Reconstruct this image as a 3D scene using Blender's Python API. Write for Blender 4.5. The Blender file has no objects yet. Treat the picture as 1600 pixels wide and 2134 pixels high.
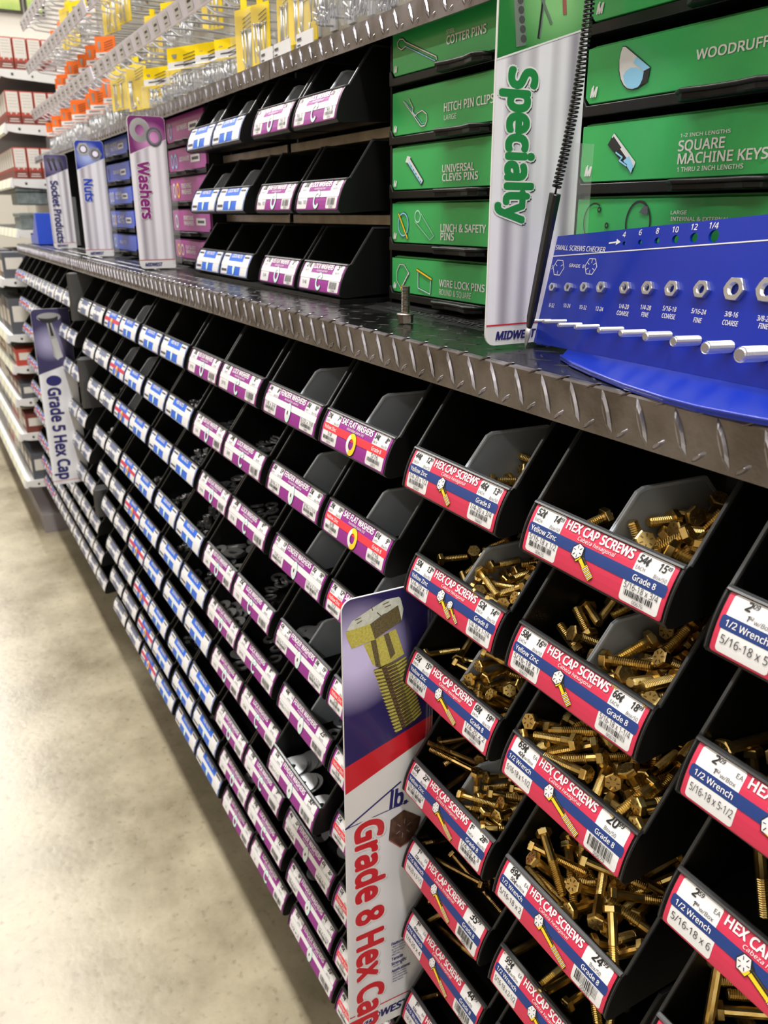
import bpy, bmesh, math, random
from math import sin, cos, pi, radians
from mathutils import Vector, Matrix, Quaternion
random.seed(7)
SC = bpy.context.scene
COL = SC.collection
# ------------------------------------------------------------------ materials
MATS = {}
def mat(name, col, rough=.5, metal=0., coat=0., emit=0., noise=None, bump=None, trans=0., alpha=1., spec=.5):
    if name in MATS: return MATS[name]
    m = bpy.data.materials.new(name); m.use_nodes = True
    nt = m.node_tree; b = nt.nodes['Principled BSDF']
    b.inputs['Base Color'].default_value = (*col, 1)
    b.inputs['Roughness'].default_value = rough
    b.inputs['Metallic'].default_value = metal
    b.inputs['Coat Weight'].default_value = coat
    b.inputs['Coat Roughness'].default_value = .12
    b.inputs['Specular IOR Level'].default_value = spec
    if emit:
        b.inputs['Emission Color'].default_value = (*col, 1); b.inputs['Emission Strength'].default_value = emit
    b.inputs['Transmission Weight'].default_value = trans
    b.inputs['Alpha'].default_value = alpha
    if noise:                      # (scale, colour2, detail)
        tc = nt.nodes.new('ShaderNodeTexCoord'); n = nt.nodes.new('ShaderNodeTexNoise')
        n.inputs['Scale'].default_value = noise[0]; n.inputs['Detail'].default_value = noise[2]
        r = nt.nodes.new('ShaderNodeValToRGB')
        r.color_ramp.elements[0].position = .35; r.color_ramp.elements[1].position = .65
        r.color_ramp.elements[0].color = (*col, 1); r.color_ramp.elements[1].color = (*noise[1], 1)
        nt.links.new(tc.outputs['Object'], n.inputs['Vector']); nt.links.new(n.outputs['Fac'], r.inputs['Fac'])
        nt.links.new(r.outputs['Color'], b.inputs['Base Color'])
    if bump:
        tc = nt.nodes.new('ShaderNodeTexCoord'); n = nt.nodes.new('ShaderNodeTexNoise'); n.inputs['Scale'].default_value = bump[0]
        n.inputs['Detail'].default_value = 4
        bp = nt.nodes.new('ShaderNodeBump'); bp.inputs['Strength'].default_value = bump[1]; bp.inputs['Distance'].default_value = .001
        nt.links.new(tc.outputs['Object'], n.inputs['Vector']); nt.links.new(n.outputs['Fac'], bp.inputs['Height'])
        nt.links.new(bp.outputs['Normal'], b.inputs['Normal'])
    MATS[name] = m
    return m
M = mat
M('black_plastic', (.0028,.0028,.0031), .40, bump=(900,.10), spec=.32)
M('black_edge', (.03,.031,.034), .3)
M('black_card', (.018,.02,.025), .45)
M('black_matte', (.006,.006,.007), .7)
M('dark_metal', (.09,.09,.095), .42, .6)
M('bar_metal', (.42,.38,.32), .38, .9, noise=(30,(.30,.26,.22),3))
M('divider_grey', (.38,.42,.48), .35, trans=.15)
M('divider_edge', (.42,.46,.52), .35)
M('white', (.66,.66,.68), .45, coat=.08)
M('ink', (.012,.012,.014), .5)
M('ink_soft', (.05,.05,.055), .5)
M('red', (.50,.026,.07), .46, coat=.08)
M('red_bright', (.70,.03,.05), .4, coat=.35)
M('navy', (.010,.034,.165), .46, coat=.08)
M('purple', (.235,.014,.215), .48, coat=.04)
M('purple_box', (.34,.025,.27), .4, coat=.3)
M('purple_dark', (.19,.014,.17), .4)
M('blue', (.012,.11,.58), .46, coat=.06)
M('blue_box', (.02,.07,.55), .4, coat=.2)
M('checker_blue', (.002,.020,.31), .28, coat=.3, bump=(400,.05))
M('green', (.027,.37,.095), .35, coat=.4)
M('green_dark', (.012,.17,.035), .4, coat=.4)
M('green_sign', (.02,.22,.05), .4)
M('slate', (.075,.08,.10), .5)
M('slate_box', (.06,.065,.09), .5)
M('cream', (.62,.59,.55), .55)
M('yellow', (.85,.55,.02), .45)
M('yellow_card', (.90,.66,.0), .45)
M('orange_card', (.90,.17,.02), .45)
M('pale_blue', (.26,.58,.85), .45)
M('pale_mint', (.55,.76,.74), .45)
M('cardboard', (.35,.22,.12), .8)
M('zinc', (.62,.63,.66), .30, .9)
M('zinc_dull', (.50,.51,.53), .40, .7)
M('steel_dark', (.20,.18,.16), .36, 1., noise=(300,(.30,.27,.23),3))
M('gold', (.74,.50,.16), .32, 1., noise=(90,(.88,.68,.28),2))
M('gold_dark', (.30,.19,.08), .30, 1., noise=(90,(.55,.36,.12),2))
M('strip_lilac', (.78,.76,.92), .35, coat=.2)
M('strip_cream', (.78,.80,.62), .45)
M('shelf_white', (.66,.66,.66), .45)
M('shelf_under', (.22,.20,.21), .5)
M('box_red', (.42,.05,.03), .5)
M('box_brown', (.16,.035,.025), .5)
M('crate_grey', (.10,.13,.13), .6, noise=(60,(.17,.20,.20),4))
M('backer', (.22,.20,.15), .6)
M('cord_black', (.006,.006,.006), .3)
M('gold_mark', (.16,.09,.03), .5, .6)
M('bolt_olive', (.42,.36,.06), .5, noise=(500,(.55,.52,.12),4))
M('bolt_olive_dark', (.07,.055,.03), .5, noise=(600,(.16,.13,.05),4))
M('bolt_pale', (.50,.55,.47), .5, noise=(300,(.62,.64,.60),3))
M('bolt_rust', (.30,.10,.08), .5)
M('maroon_dark', (.05,.022,.018), .4, noise=(200,(.10,.05,.03),3))
def clear_mat():
    m = bpy.data.materials.new('clear_plastic'); m.use_nodes = True; nt = m.node_tree
    b = nt.nodes['Principled BSDF']; b.inputs['Base Color'].default_value = (.7,.72,.73,1); b.inputs['Roughness'].default_value = .12
    t = nt.nodes.new('ShaderNodeBsdfTransparent'); x = nt.nodes.new('ShaderNodeMixShader'); x.inputs[0].default_value = .09
    o = nt.nodes['Material Output']
    nt.links.new(t.outputs[0], x.inputs[1]); nt.links.new(b.outputs[0], x.inputs[2]); nt.links.new(x.outputs[0], o.inputs[0])
    MATS['clear'] = m
clear_mat()
def plate_mat(name='diamond_plate', base=(.30,.295,.34), rough=.22):
    m = bpy.data.materials.new(name); m.use_nodes = True; nt = m.node_tree; b = nt.nodes['Principled BSDF']
    tc = nt.nodes.new('ShaderNodeTexCoord')
    n = nt.nodes.new('ShaderNodeTexNoise'); n.inputs['Scale'].default_value = 22; n.inputs['Detail'].default_value = 4
    r = nt.nodes.new('ShaderNodeValToRGB'); r.color_ramp.elements[0].color = (base[0]*.8, base[1]*.78, base[2]*.74, 1); r.color_ramp.elements[1].color = (*[min(1,c*1.15) for c in base], 1)
    r.color_ramp.elements[0].position = .4; r.color_ramp.elements[1].position = .6
    nt.links.new(tc.outputs['Object'], n.inputs['Vector']); nt.links.new(n.outputs['Fac'], r.inputs['Fac']); nt.links.new(r.outputs['Color'], b.inputs['Base Color'])
    b.inputs['Metallic'].default_value = 1
    mr = nt.nodes.new('ShaderNodeMapRange'); mr.inputs['To Min'].default_value = rough-.07; mr.inputs['To Max'].default_value = rough+.12
    nt.links.new(n.outputs['Fac'], mr.inputs['Value']); nt.links.new(mr.outputs[0], b.inputs['Roughness'])
    n2 = nt.nodes.new('ShaderNodeTexNoise'); n2.inputs['Scale'].default_value = 60; n2.inputs['Detail'].default_value = 3
    bp = nt.nodes.new('ShaderNodeBump'); bp.inputs['Strength'].default_value = .16; bp.inputs['Distance'].default_value = .002
    nt.links.new(tc.outputs['Object'], n2.inputs['Vector']); nt.links.new(n2.outputs['Fac'], bp.inputs['Height']); nt.links.new(bp.outputs['Normal'], b.inputs['Normal'])
    MATS[name] = m
plate_mat()
plate_mat('plate_top_shaded',(.085,.085,.09),.22)  # same steel as the front; the top's dark reflections are put into its colour
def drape_mat(name, c0, c1, freq=330, glow=None):
    """printed grey satin folds running down a sign; Generated-free, uses object Y"""
    m = bpy.data.materials.new(name); m.use_nodes = True; nt = m.node_tree; b = nt.nodes['Principled BSDF']
    tc = nt.nodes.new('ShaderNodeTexCoord'); sx = nt.nodes.new('ShaderNodeSeparateXYZ'); nt.links.new(tc.outputs['Object'], sx.inputs[0])
    mul = nt.nodes.new('ShaderNodeMath'); mul.operation = 'MULTIPLY'; mul.inputs[1].default_value = freq; nt.links.new(sx.outputs['Y'], mul.inputs[0])
    s = nt.nodes.new('ShaderNodeMath'); s.operation = 'SINE'; nt.links.new(mul.outputs[0], s.inputs[0])
    mu2 = nt.nodes.new('ShaderNodeMath'); mu2.operation = 'MULTIPLY'; mu2.inputs[1].default_value = freq*.37; nt.links.new(sx.outputs['Y'], mu2.inputs[0])
    s2 = nt.nodes.new('ShaderNodeMath'); s2.operation = 'SINE'; nt.links.new(mu2.outputs[0], s2.inputs[0])
    ad = nt.nodes.new('ShaderNodeMath'); ad.operation = 'ADD'; nt.links.new(s.outputs[0], ad.inputs[0]); nt.links.new(s2.outputs[0], ad.inputs[1])
    r = nt.nodes.new('ShaderNodeMapRange'); r.inputs['From Min'].default_value = -2; r.inputs['From Max'].default_value = 2
    nt.links.new(ad.outputs[0], r.inputs['Value'])
    cr = nt.nodes.new('ShaderNodeValToRGB'); cr.color_ramp.elements[0].color = (*c0,1); cr.color_ramp.elements[1].color = (*c1,1); cr.color_ramp.elements[1].position = .7
    nt.links.new(r.outputs[0], cr.inputs['Fac']); nt.links.new(cr.outputs['Color'], b.inputs['Base Color'])
    b.inputs['Roughness'].default_value = .4; b.inputs['Coat Weight'].default_value = .2
    MATS[name] = m
drape_mat('drape', (.30,.28,.33), (.74,.73,.80))
drape_mat('drape_pale', (.58,.58,.64), (.78,.79,.84), 120)
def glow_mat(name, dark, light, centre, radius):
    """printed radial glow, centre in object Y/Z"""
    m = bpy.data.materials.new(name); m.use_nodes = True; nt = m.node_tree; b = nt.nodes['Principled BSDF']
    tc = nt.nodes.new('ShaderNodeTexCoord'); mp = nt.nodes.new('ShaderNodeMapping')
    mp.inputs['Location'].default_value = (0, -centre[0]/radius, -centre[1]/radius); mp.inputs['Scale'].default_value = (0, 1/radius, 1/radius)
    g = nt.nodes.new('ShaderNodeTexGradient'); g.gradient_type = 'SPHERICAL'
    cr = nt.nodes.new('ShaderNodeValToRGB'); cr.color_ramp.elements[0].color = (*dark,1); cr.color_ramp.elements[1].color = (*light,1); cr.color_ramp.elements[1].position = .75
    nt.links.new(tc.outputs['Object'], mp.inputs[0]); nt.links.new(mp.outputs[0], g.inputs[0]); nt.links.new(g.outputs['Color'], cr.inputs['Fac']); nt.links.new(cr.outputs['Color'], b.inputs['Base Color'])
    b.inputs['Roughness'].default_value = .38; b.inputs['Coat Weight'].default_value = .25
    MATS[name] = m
# ------------------------------------------------------------------ mesh builder
class MB:
    def __init__(s): s.v=[]; s.f=[]; s.m=[]; s.mats=[]; s.smooth=[]
    def mi(s, name):
        if name not in s.mats: s.mats.append(name)
        return s.mats.index(name)
    def add(s, vs, fs, m, smooth=False):
        o=len(s.v); s.v += [tuple(p) for p in vs]; k=s.mi(m)
        for f in fs: s.f.append([i+o for i in f]); s.m.append(k); s.smooth.append(smooth)
    def box(s, x0,y0,z0,x1,y1,z1, m):
        x0,x1=sorted((x0,x1)); y0,y1=sorted((y0,y1)); z0,z1=sorted((z0,z1))
        s.add([(x0,y0,z0),(x1,y0,z0),(x1,y1,z0),(x0,y1,z0),(x0,y0,z1),(x1,y0,z1),(x1,y1,z1),(x0,y1,z1)],
              [(0,3,2,1),(4,5,6,7),(0,1,5,4),(1,2,6,5),(2,3,7,6),(3,0,4,7)], m)
    def prism(s, pts, a0, a1, axis, m):
        """pts: 2D polygon (ccw); extruded along axis 'x' (pts=y,z), 'y' (pts=x,z), 'z' (pts=x,y)"""
        def P(p,a): return (a,p[0],p[1]) if axis=='x' else ((p[0],a,p[1]) if axis=='y' else (p[0],p[1],a))
        n=len(pts); vs=[P(p,a0) for p in pts]+[P(p,a1) for p in pts]
        fs=[list(range(n))[::-1], list(range(n,2*n))]+[(i,(i+1)%n,n+(i+1)%n,n+i) for i in range(n)]
        s.add(vs,fs,m)
    def tube(s, path, r, m, n=8, caps=True):
        path=[Vector(p) for p in path]; rs=r if isinstance(r,(list,tuple)) else [r]*len(path)
        t0=(path[1]-path[0]).normalized(); up=Vector((0,0,1)) if abs(t0.z)<.9 else Vector((1,0,0))
        a=t0.cross(up).normalized(); vs=[]; fs=[]
        for i,p in enumerate(path):
            t=(path[min(i+1,len(path)-1)]-path[max(i-1,0)]).normalized()
            a=(a-t*a.dot(t)).normalized(); b=t.cross(a)
            for k in range(n): q=2*pi*k/n; vs.append(p+(a*cos(q)+b*sin(q))*rs[i])
        for i in range(len(path)-1):
            for k in range(n): k2=(k+1)%n; fs.append((i*n+k,i*n+k2,(i+1)*n+k2,(i+1)*n+k))
        if caps: fs += [list(range(n))[::-1], list(range((len(path)-1)*n,len(path)*n))]
        s.add(vs,fs,m,True)
    def lathe(s, prof, m, n=12, axis='z', c=(0,0,0), smooth=True, ring=False):
        """prof: list of (r, h). closed by caps if r>0 at ends"""
        vs=[];fs=[]
        def P(r,h,q):
            x,y=r*cos(q),r*sin(q)
            if axis=='z': p=(x,y,h)
            elif axis=='y': p=(x,h,y)
            else: p=(h,x,y)
            return (p[0]+c[0],p[1]+c[1],p[2]+c[2])
        for r,h in prof:
            for k in range(n): vs.append(P(r,h,2*pi*k/n))
        L=len(prof)
        for i in range(L-1 if not ring else L):
            j=(i+1)%L
            for k in range(n): k2=(k+1)%n; fs.append((i*n+k,i*n+k2,j*n+k2,j*n+k))
        if not ring: fs += [list(range(n))[::-1], list(range((L-1)*n,L*n))]
        s.add(vs,fs,m,smooth)
    def mesh(s, name, bevel=0, fixn=True):
        me=bpy.data.meshes.new(name); me.from_pydata(s.v,[],s.f)
        for k in s.mats: me.materials.append(MATS[k])
        me.polygons.foreach_set('material_index', s.m); me.polygons.foreach_set('use_smooth', s.smooth)
        if fixn or bevel:
            bm=bmesh.new(); bm.from_mesh(me)
            if fixn: bmesh.ops.recalc_face_normals(bm, faces=bm.faces)
            if bevel:
                es=[e for e in bm.edges if len(e.link_faces)==2 and e.calc_face_angle(0)>.5]
                bmesh.ops.bevel(bm, geom=es, offset=bevel, segments=1, affect='EDGES', clamp_overlap=True)
            bm.to_mesh(me); bm.free()
        me.update(); return me
    def build(s, name, parent=None, bevel=0, loc=None, fixn=True):
        return link(name, s.mesh(name, bevel, fixn), parent, loc)
def link(name, me, parent=None, loc=None):
    o=bpy.data.objects.new(name, me); COL.objects.link(o)
    if parent: o.parent=parent
    if loc: o.location=loc
    return o
def tag(o, label, cat, group=None, kind=None):
    o['label']=label; o['category']=cat
    if group: o['group']=group
    if kind: o['kind']=kind
    return o
def struct(o): o['kind']='structure'; return o
def thing(name, label, cat, loc=(0,0,0), group=None):
    return tag(link(name, None, None, loc), label, cat, group)
# ------------------------------------------------------------------ flat artwork toolkit
_glyph={}
FONT=None
try:
    import os
    FONT=bpy.data.fonts.load(os.path.join(bpy.utils.resource_path('LOCAL'),'datafiles','fonts','NotoSansMath-Regular.woff2'))   # Blender's own bundled font
except Exception: FONT=None
def glyph(txt, bold=0):
    k=txt
    if k in _glyph: return _glyph[k]
    cu=bpy.data.curves.new('lettering','FONT'); cu.body=txt.replace('¢','c'); cu.size=1
    if FONT: cu.font=FONT
    cu.resolution_u=2
    o=bpy.data.objects.new('lettering',cu); COL.objects.link(o)
    dg=bpy.context.evaluated_depsgraph_get(); me=o.evaluated_get(dg).to_mesh()
    vs=[(v.co.x,v.co.y) for v in me.vertices]; fs=[list(p.vertices) for p in me.polygons]
    o.evaluated_get(dg).to_mesh_clear(); bpy.data.objects.remove(o); bpy.data.curves.remove(cu)
    if vs: x0=min(v[0] for v in vs); x1=max(v[0] for v in vs); vs=[(v[0]-x0,v[1]) for v in vs]; w=x1-x0
    else: w=0
    if '¢' in txt:                                   # the cent stroke through the c
        i=txt.index('¢'); a=glyph(txt[:i]+'c')[2]; cw=glyph('c')[2]; x=a-cw*.42; n=len(vs)
        vs=vs+[(x-.03,-.09),(x+.03,-.09),(x+.03,.47),(x-.03,.47)]; fs=fs+[[n,n+1,n+2,n+3]]
    _glyph[k]=(vs,fs,w); return _glyph[k]
CAP=max(v[1] for v in glyph('H',0)[0])
class Art:
    def __init__(s): s.bm=[]   # (mat, layer, verts, faces)
    def poly(s, pts, m, l=0): s.bm.append((m,l,list(pts),[list(range(len(pts)))]))
    def rrect(s, x0,y0,x1,y1,r,m,l=0, corners=(1,1,1,1), n=4):
        pts=[]
        for (cx,cy,a,on) in ((x1-r,y0+r,-90,corners[0]),(x1-r,y1-r,0,corners[1]),(x0+r,y1-r,90,corners[2]),(x0+r,y0+r,180,corners[3])):
            if on: pts += [(cx+r*cos(radians(a+90*i/n)), cy+r*sin(radians(a+90*i/n))) for i in range(n+1)]
            else:
                pts.append((cx+(r if a in(-90,0) else -r), cy+(r if a in(0,90) else -r)))
        s.poly(pts,m,l)
    def disc(s, x,y,rx,ry,m,l=0,n=20,rot=0):
        s.poly([(x+rx*cos(2*pi*i/n)*cos(rot)-ry*sin(2*pi*i/n)*sin(rot), y+rx*cos(2*pi*i/n)*sin(rot)+ry*sin(2*pi*i/n)*cos(rot)) for i in range(n)],m,l)
    def ring(s, x,y,rx,ry,w,m,l=0,n=24,a0=0,a1=360,rot=0):
        """w: inner radius as a fraction"""
        full=a1-a0>=360; N=n+(0 if full else 1); vs=[];fs=[]
        for i in range(N):
            q=radians(a0+(a1-a0)*i/n)
            for f in (1,w):
                a,b=rx*f*cos(q),ry*f*sin(q); vs.append((x+a*cos(rot)-b*sin(rot), y+a*sin(rot)+b*cos(rot)))
        for i in range(n): j=(i+1)%N; fs.append([2*i,2*j,2*j+1,2*i+1])
        s.bm.append((m,l,vs,fs))
    def stroke(s, pts, w, m, l=0, closed=False):
        n=len(pts); seg=n if closed else n-1
        for i in range(seg):
            a,b=pts[i],pts[(i+1)%n]; dx,dy=b[0]-a[0],b[1]-a[1]; d=math.hypot(dx,dy) or 1
            ex,ey=dx/d*w/2*.6,dy/d*w/2*.6; nx,ny=-dy/d*w/2,dx/d*w/2
            s.poly([(a[0]-ex+nx,a[1]-ey+ny),(a[0]-ex-nx,a[1]-ey-ny),(b[0]+ex-nx,b[1]+ey-ny),(b[0]+ex+nx,b[1]+ey+ny)],m,l)
    def text(s, t, x,y,h,m,l=0,align='l',bold=0.,shear=0.,xs=1.,rot=0.,width=None):
        """h = cap height; y = baseline; width squeezes the line to that width"""
        vs,fs,w=glyph(t,bold)
        if not vs: return
        k=h/CAP; sx=k*xs
        if width: sx=width/w
        tw=w*sx; ox={'l':0,'c':-tw/2,'r':-tw}[align]; c,sn=cos(rot),sin(rot)
        n=1 if bold<.012 else (4 if bold<.055 else 10); bo=bold*k*.62
        for i in range(n):
            q=2*pi*(i+.5)/n; dx,dy=(bo*cos(q),bo*sin(q)*.8) if n>1 else (0,0)
            out=[]
            for vx,vy in vs:
                a=vx*sx+vy*k*shear+ox; b=vy*k; out.append((x+a*c-b*sn+dx, y+a*sn+b*c+dy))
            s.bm.append((m,l+i*.05,out,fs))
    def barcode(s, x0,y0,x1,y1,l,m='ink',seed=1):
        r=random.Random(seed); x=x0
        while x<x1:
            w=r.choice((.0003,.0003,.0006,.0009)); s.poly([(x,y0),(min(x+w,x1),y0),(min(x+w,x1),y1),(x,y1)],m,l); x+=w+r.choice((.0004,.0004,.0008))
    def build(s, name, fmap, parent=None, cuts=None, d=.00013, loc=None, linkit=True):
        """fmap(u,v,off)->xyz"""
        bm=bmesh.new(); mats=[]
        for qi,(m,l,vs,fs) in enumerate(s.bm):
            l+=(qi%7)*.035
            if m not in mats: mats.append(m)
            k=mats.index(m); bv=[bm.verts.new((p[0],p[1],l*d)) for p in vs]
            for f in fs:
                try: fc=bm.faces.new([bv[i] for i in f]); fc.material_index=k
                except ValueError: pass
        if cuts:
            for c in cuts:
                bmesh.ops.bisect_plane(bm, geom=bm.verts[:]+bm.edges[:]+bm.faces[:], plane_co=(0,c,0), plane_no=(0,1,0), dist=1e-7)
        for v in bm.verts: v.co=fmap(*v.co)
        me=bpy.data.meshes.new(name)
        for k in mats: me.materials.append(MATS[k])
        bm.to_mesh(me); bm.free(); me.update()
        return link(name, me, parent, loc) if linkit else me

# ------------------------------------------------------------------ hardware bin (origin = middle of the label's top edge)
HL=.0364
def lab_pt(v, off=0.):
    t=1-v/HL; b=4*t*(1-t)*.0022
    y=-.013*t-.934*(b+off); z=-.034*t+.357*(b+off); return y,z
def lab_map(W): return lambda u,v,o:(u-W/2, *lab_pt(v,o+.0006))
CUTS=[HL*i/7 for i in range(1,7)]
def bin_body(W, rt=.060, deep=.125):
    rt=min(rt,.0600)
    w=W/2+.004; mb=MB()
    front=[lab_pt(HL*i/8) for i in range(9)]              # bottom -> top
    prof=[(deep,-.031),(.02,-.0365),(-.006,-.0385),(-.0105,-.0375)]+front+[(.0015,.0016),(.0035,.0006)]
    inner=[(p[0]+.0022,p[1]-.0006) for p in front][::-1][1:-1]+[(-.006,-.034),(.02,-.033),(deep-.002,-.0275)]
    mb.prism(prof+inner[:],-w+.001,w-.001,'x','black_plastic')
    mb.prism([(deep,-.031),(deep,rt),(deep-.002,rt),(deep-.002,-.031)],-w+.001,w-.001,'x','black_plastic')
    side=[(deep,-.031),(.02,-.0365),(-.006,-.0385),(-.0112,-.0372)]+[lab_pt(HL*i/8,.0012) for i in range(9)]+[(.003,.003),(.0446*rt/.06,rt),(deep,rt)]
    for sx in (-w, w-.0017): mb.prism(side,sx,sx+.0017,'x','black_plastic')
    # rolled rim along the sloping and the level top edge of each side
    for sx in (-w-.0006, w-.0023):
        k=.0446*rt/.06
        mb.prism([(.0015,.0012),(.0035,.0002),(k+.001,rt-.0022),(deep,rt-.0022),(deep,rt+.0004),(k-.0004,rt+.0004)],sx,sx+.0029,'x','black_edge')
    # raised beads framing the label
    mb.prism([(-.0014,.0014),(-.0028,.0002),(-.0006,-.0012),(.0012,.0022)],-w+.001,w-.001,'x','black_edge')
    for q in (-w+.0006, w-.0022):
        mb.prism([lab_pt(HL*i/6,.0013) for i in range(7)]+[lab_pt(HL*i/6,-.001) for i in range(6,-1,-1)],q,q+.0016,'x','black_edge')
    return mb.mesh('bin_body', bevel=.0004)
def divider_mesh():
    mb=MB()
    pts=[(.004,-.030),(.0035,-.004),(.026,.024),(.032,.0265),(.092,.0255),(.116,.0),(.116,-.026)]
    mb.prism(pts,-.0007,.0007,'x','divider_grey')
    rim=[(.0035,-.004),(.026,.024),(.032,.0265),(.092,.0255),(.116,.0),(.1145,-.0012),(.0905,.0228),(.0325,.0238),(.028,.0222),(.0062,-.004)]
    mb.prism(rim,-.0016,.0016,'x','divider_edge')
    mb.prism([(.0034,-.030),(.0028,-.003),(.0056,-.003),(.0062,-.030)],-.0016,.0016,'x','divider_edge')
    return mb.mesh('bin_divider', bevel=.0003)
# ---- pictures on labels
def pic_bolt(A,x,y,L,s,ang,l=4,grade=6):
    """hex bolt drawing: head centre x,y; shank runs L along ang; s = head radius"""
    c,sn=cos(ang),sin(ang); T=lambda a,b:(x+a*c-b*sn, y+a*sn+b*c)
    w=s*.42
    A.poly([T(s*.3,-w*1.15),T(L,-w*1.15),T(L+s*.2,0),T(L,w*1.15),T(s*.3,w*1.15)],'ink',l)
    A.poly([T(s*.3,-w*.9),T(L*.55,-w*.9),T(L*.55,w*.9),T(s*.3,w*.9)],'yellow',l+1)
    A.poly([T(s*.8,w*.25),T(L*.55,w*.25),T(L*.55,w*.9),T(s*.8,w*.9)],'ink',l+2)
    n=max(5,int(L*.5/.0011)); st=L*.48/n
    for i in range(n):
        a=L*.53+i*st
        A.poly([T(a,-w*1.1),T(a+st*.62,-w*1.1),T(a+st*.62+s*.1,w*1.1),T(a+s*.1,w*1.1)],'white' if i%2 else 'yellow',l+1)
    A.poly([T(-s*.2,-s*.98),T(s*.75,-s*.9),T(s*.9,s*.6),T(0,s*.98)],'ink',l+1)
    A.poly([T(-s*.1,-s*.9),T(s*.68,-s*.8),T(s*.78,0),T(0,s*.3)],'yellow',l+2)
    hexp=[T(-s*.15+s*.78*cos(radians(60*i+15)), s*1.0*sin(radians(60*i+15))) for i in range(6)]
    A.poly([T(-s*.15+s*.92*cos(radians(60*i+15)), s*1.14*sin(radians(60*i+15))) for i in range(6)],'ink',l+2)
    A.poly(hexp,'white',l+3)
    for i in range(grade):
        q=radians(360/grade*i+20)
        A.stroke([T(-s*.15+s*.35*cos(q),s*.42*sin(q)),T(-s*.15+s*.6*cos(q),s*.78*sin(q))],s*.09,'ink',l+4)
def pic_washer(A,x,y,r,kind,l=4):
    if kind=='fender':
        A.disc(x,y,r*.72,r*1.08,'ink',l); A.disc(x,y,r*.68,r*1.03,'pale_mint',l+1); A.disc(x-r*.05,y+r*.1,r*.5,r*.8,'white',l+2); A.disc(x,y,r*.14,r*.24,'ink',l+3)
    elif kind=='flat':
        A.ring(x,y,r*.86,r*1.05,.52,'ink_soft',l); A.ring(x,y,r*.8,r,.58,'pale_mint',l+1)
    elif kind=='lock':
        A.ring(x,y,r*.86,r*1.05,.58,'ink_soft',l,a0=25,a1=330); A.ring(x,y,r*.8,r,.64,'pale_mint',l+1,a0=30,a1=325)
    elif kind=='yellow':
        A.ring(x,y,r*.98,r*1.08,.45,'ink',l); A.ring(x,y,r*.92,r*1.02,.5,'white',l+1); A.ring(x,y,r*.92,r*1.02,.5,'yellow',l+2,a0=-110,a1=120)
    elif kind=='nut':
        A.poly([(x+r*.5*cos(radians(60*i+10)),y+r*1.05*sin(radians(60*i+10))) for i in range(6)],'pale_mint',l); A.disc(x+r*.1,y+r*.2,r*.2,r*.42,'white',l+1)
    elif kind=='screw':
        A.poly([(x-r*.5,y+r*.9),(x-r*.1,y+r*.9),(x+r*.6,y-r),(x+r*.2,y-r)],'navy',l)
def price(A,x,y,big,small,h,m='ink',l=5,align='l',xs=1.):
    kb=.045
    gb,_,wb=glyph(big,kb); w=wb*h/CAP*xs
    ws=(glyph(small,kb)[2]*h*.55/CAP*xs+.0005) if small else 0
    x0=x-(w+ws)*{'l':0,'c':.5,'r':1}[align]
    A.text(big,x0,y,h,m,l,bold=kb,shear=.18,xs=xs)
    if small: A.text(small,x0+w+.0006,y+h*.48,h*.52,m,l,bold=.03,shear=.18,xs=xs)
    return x0+w+ws
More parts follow.
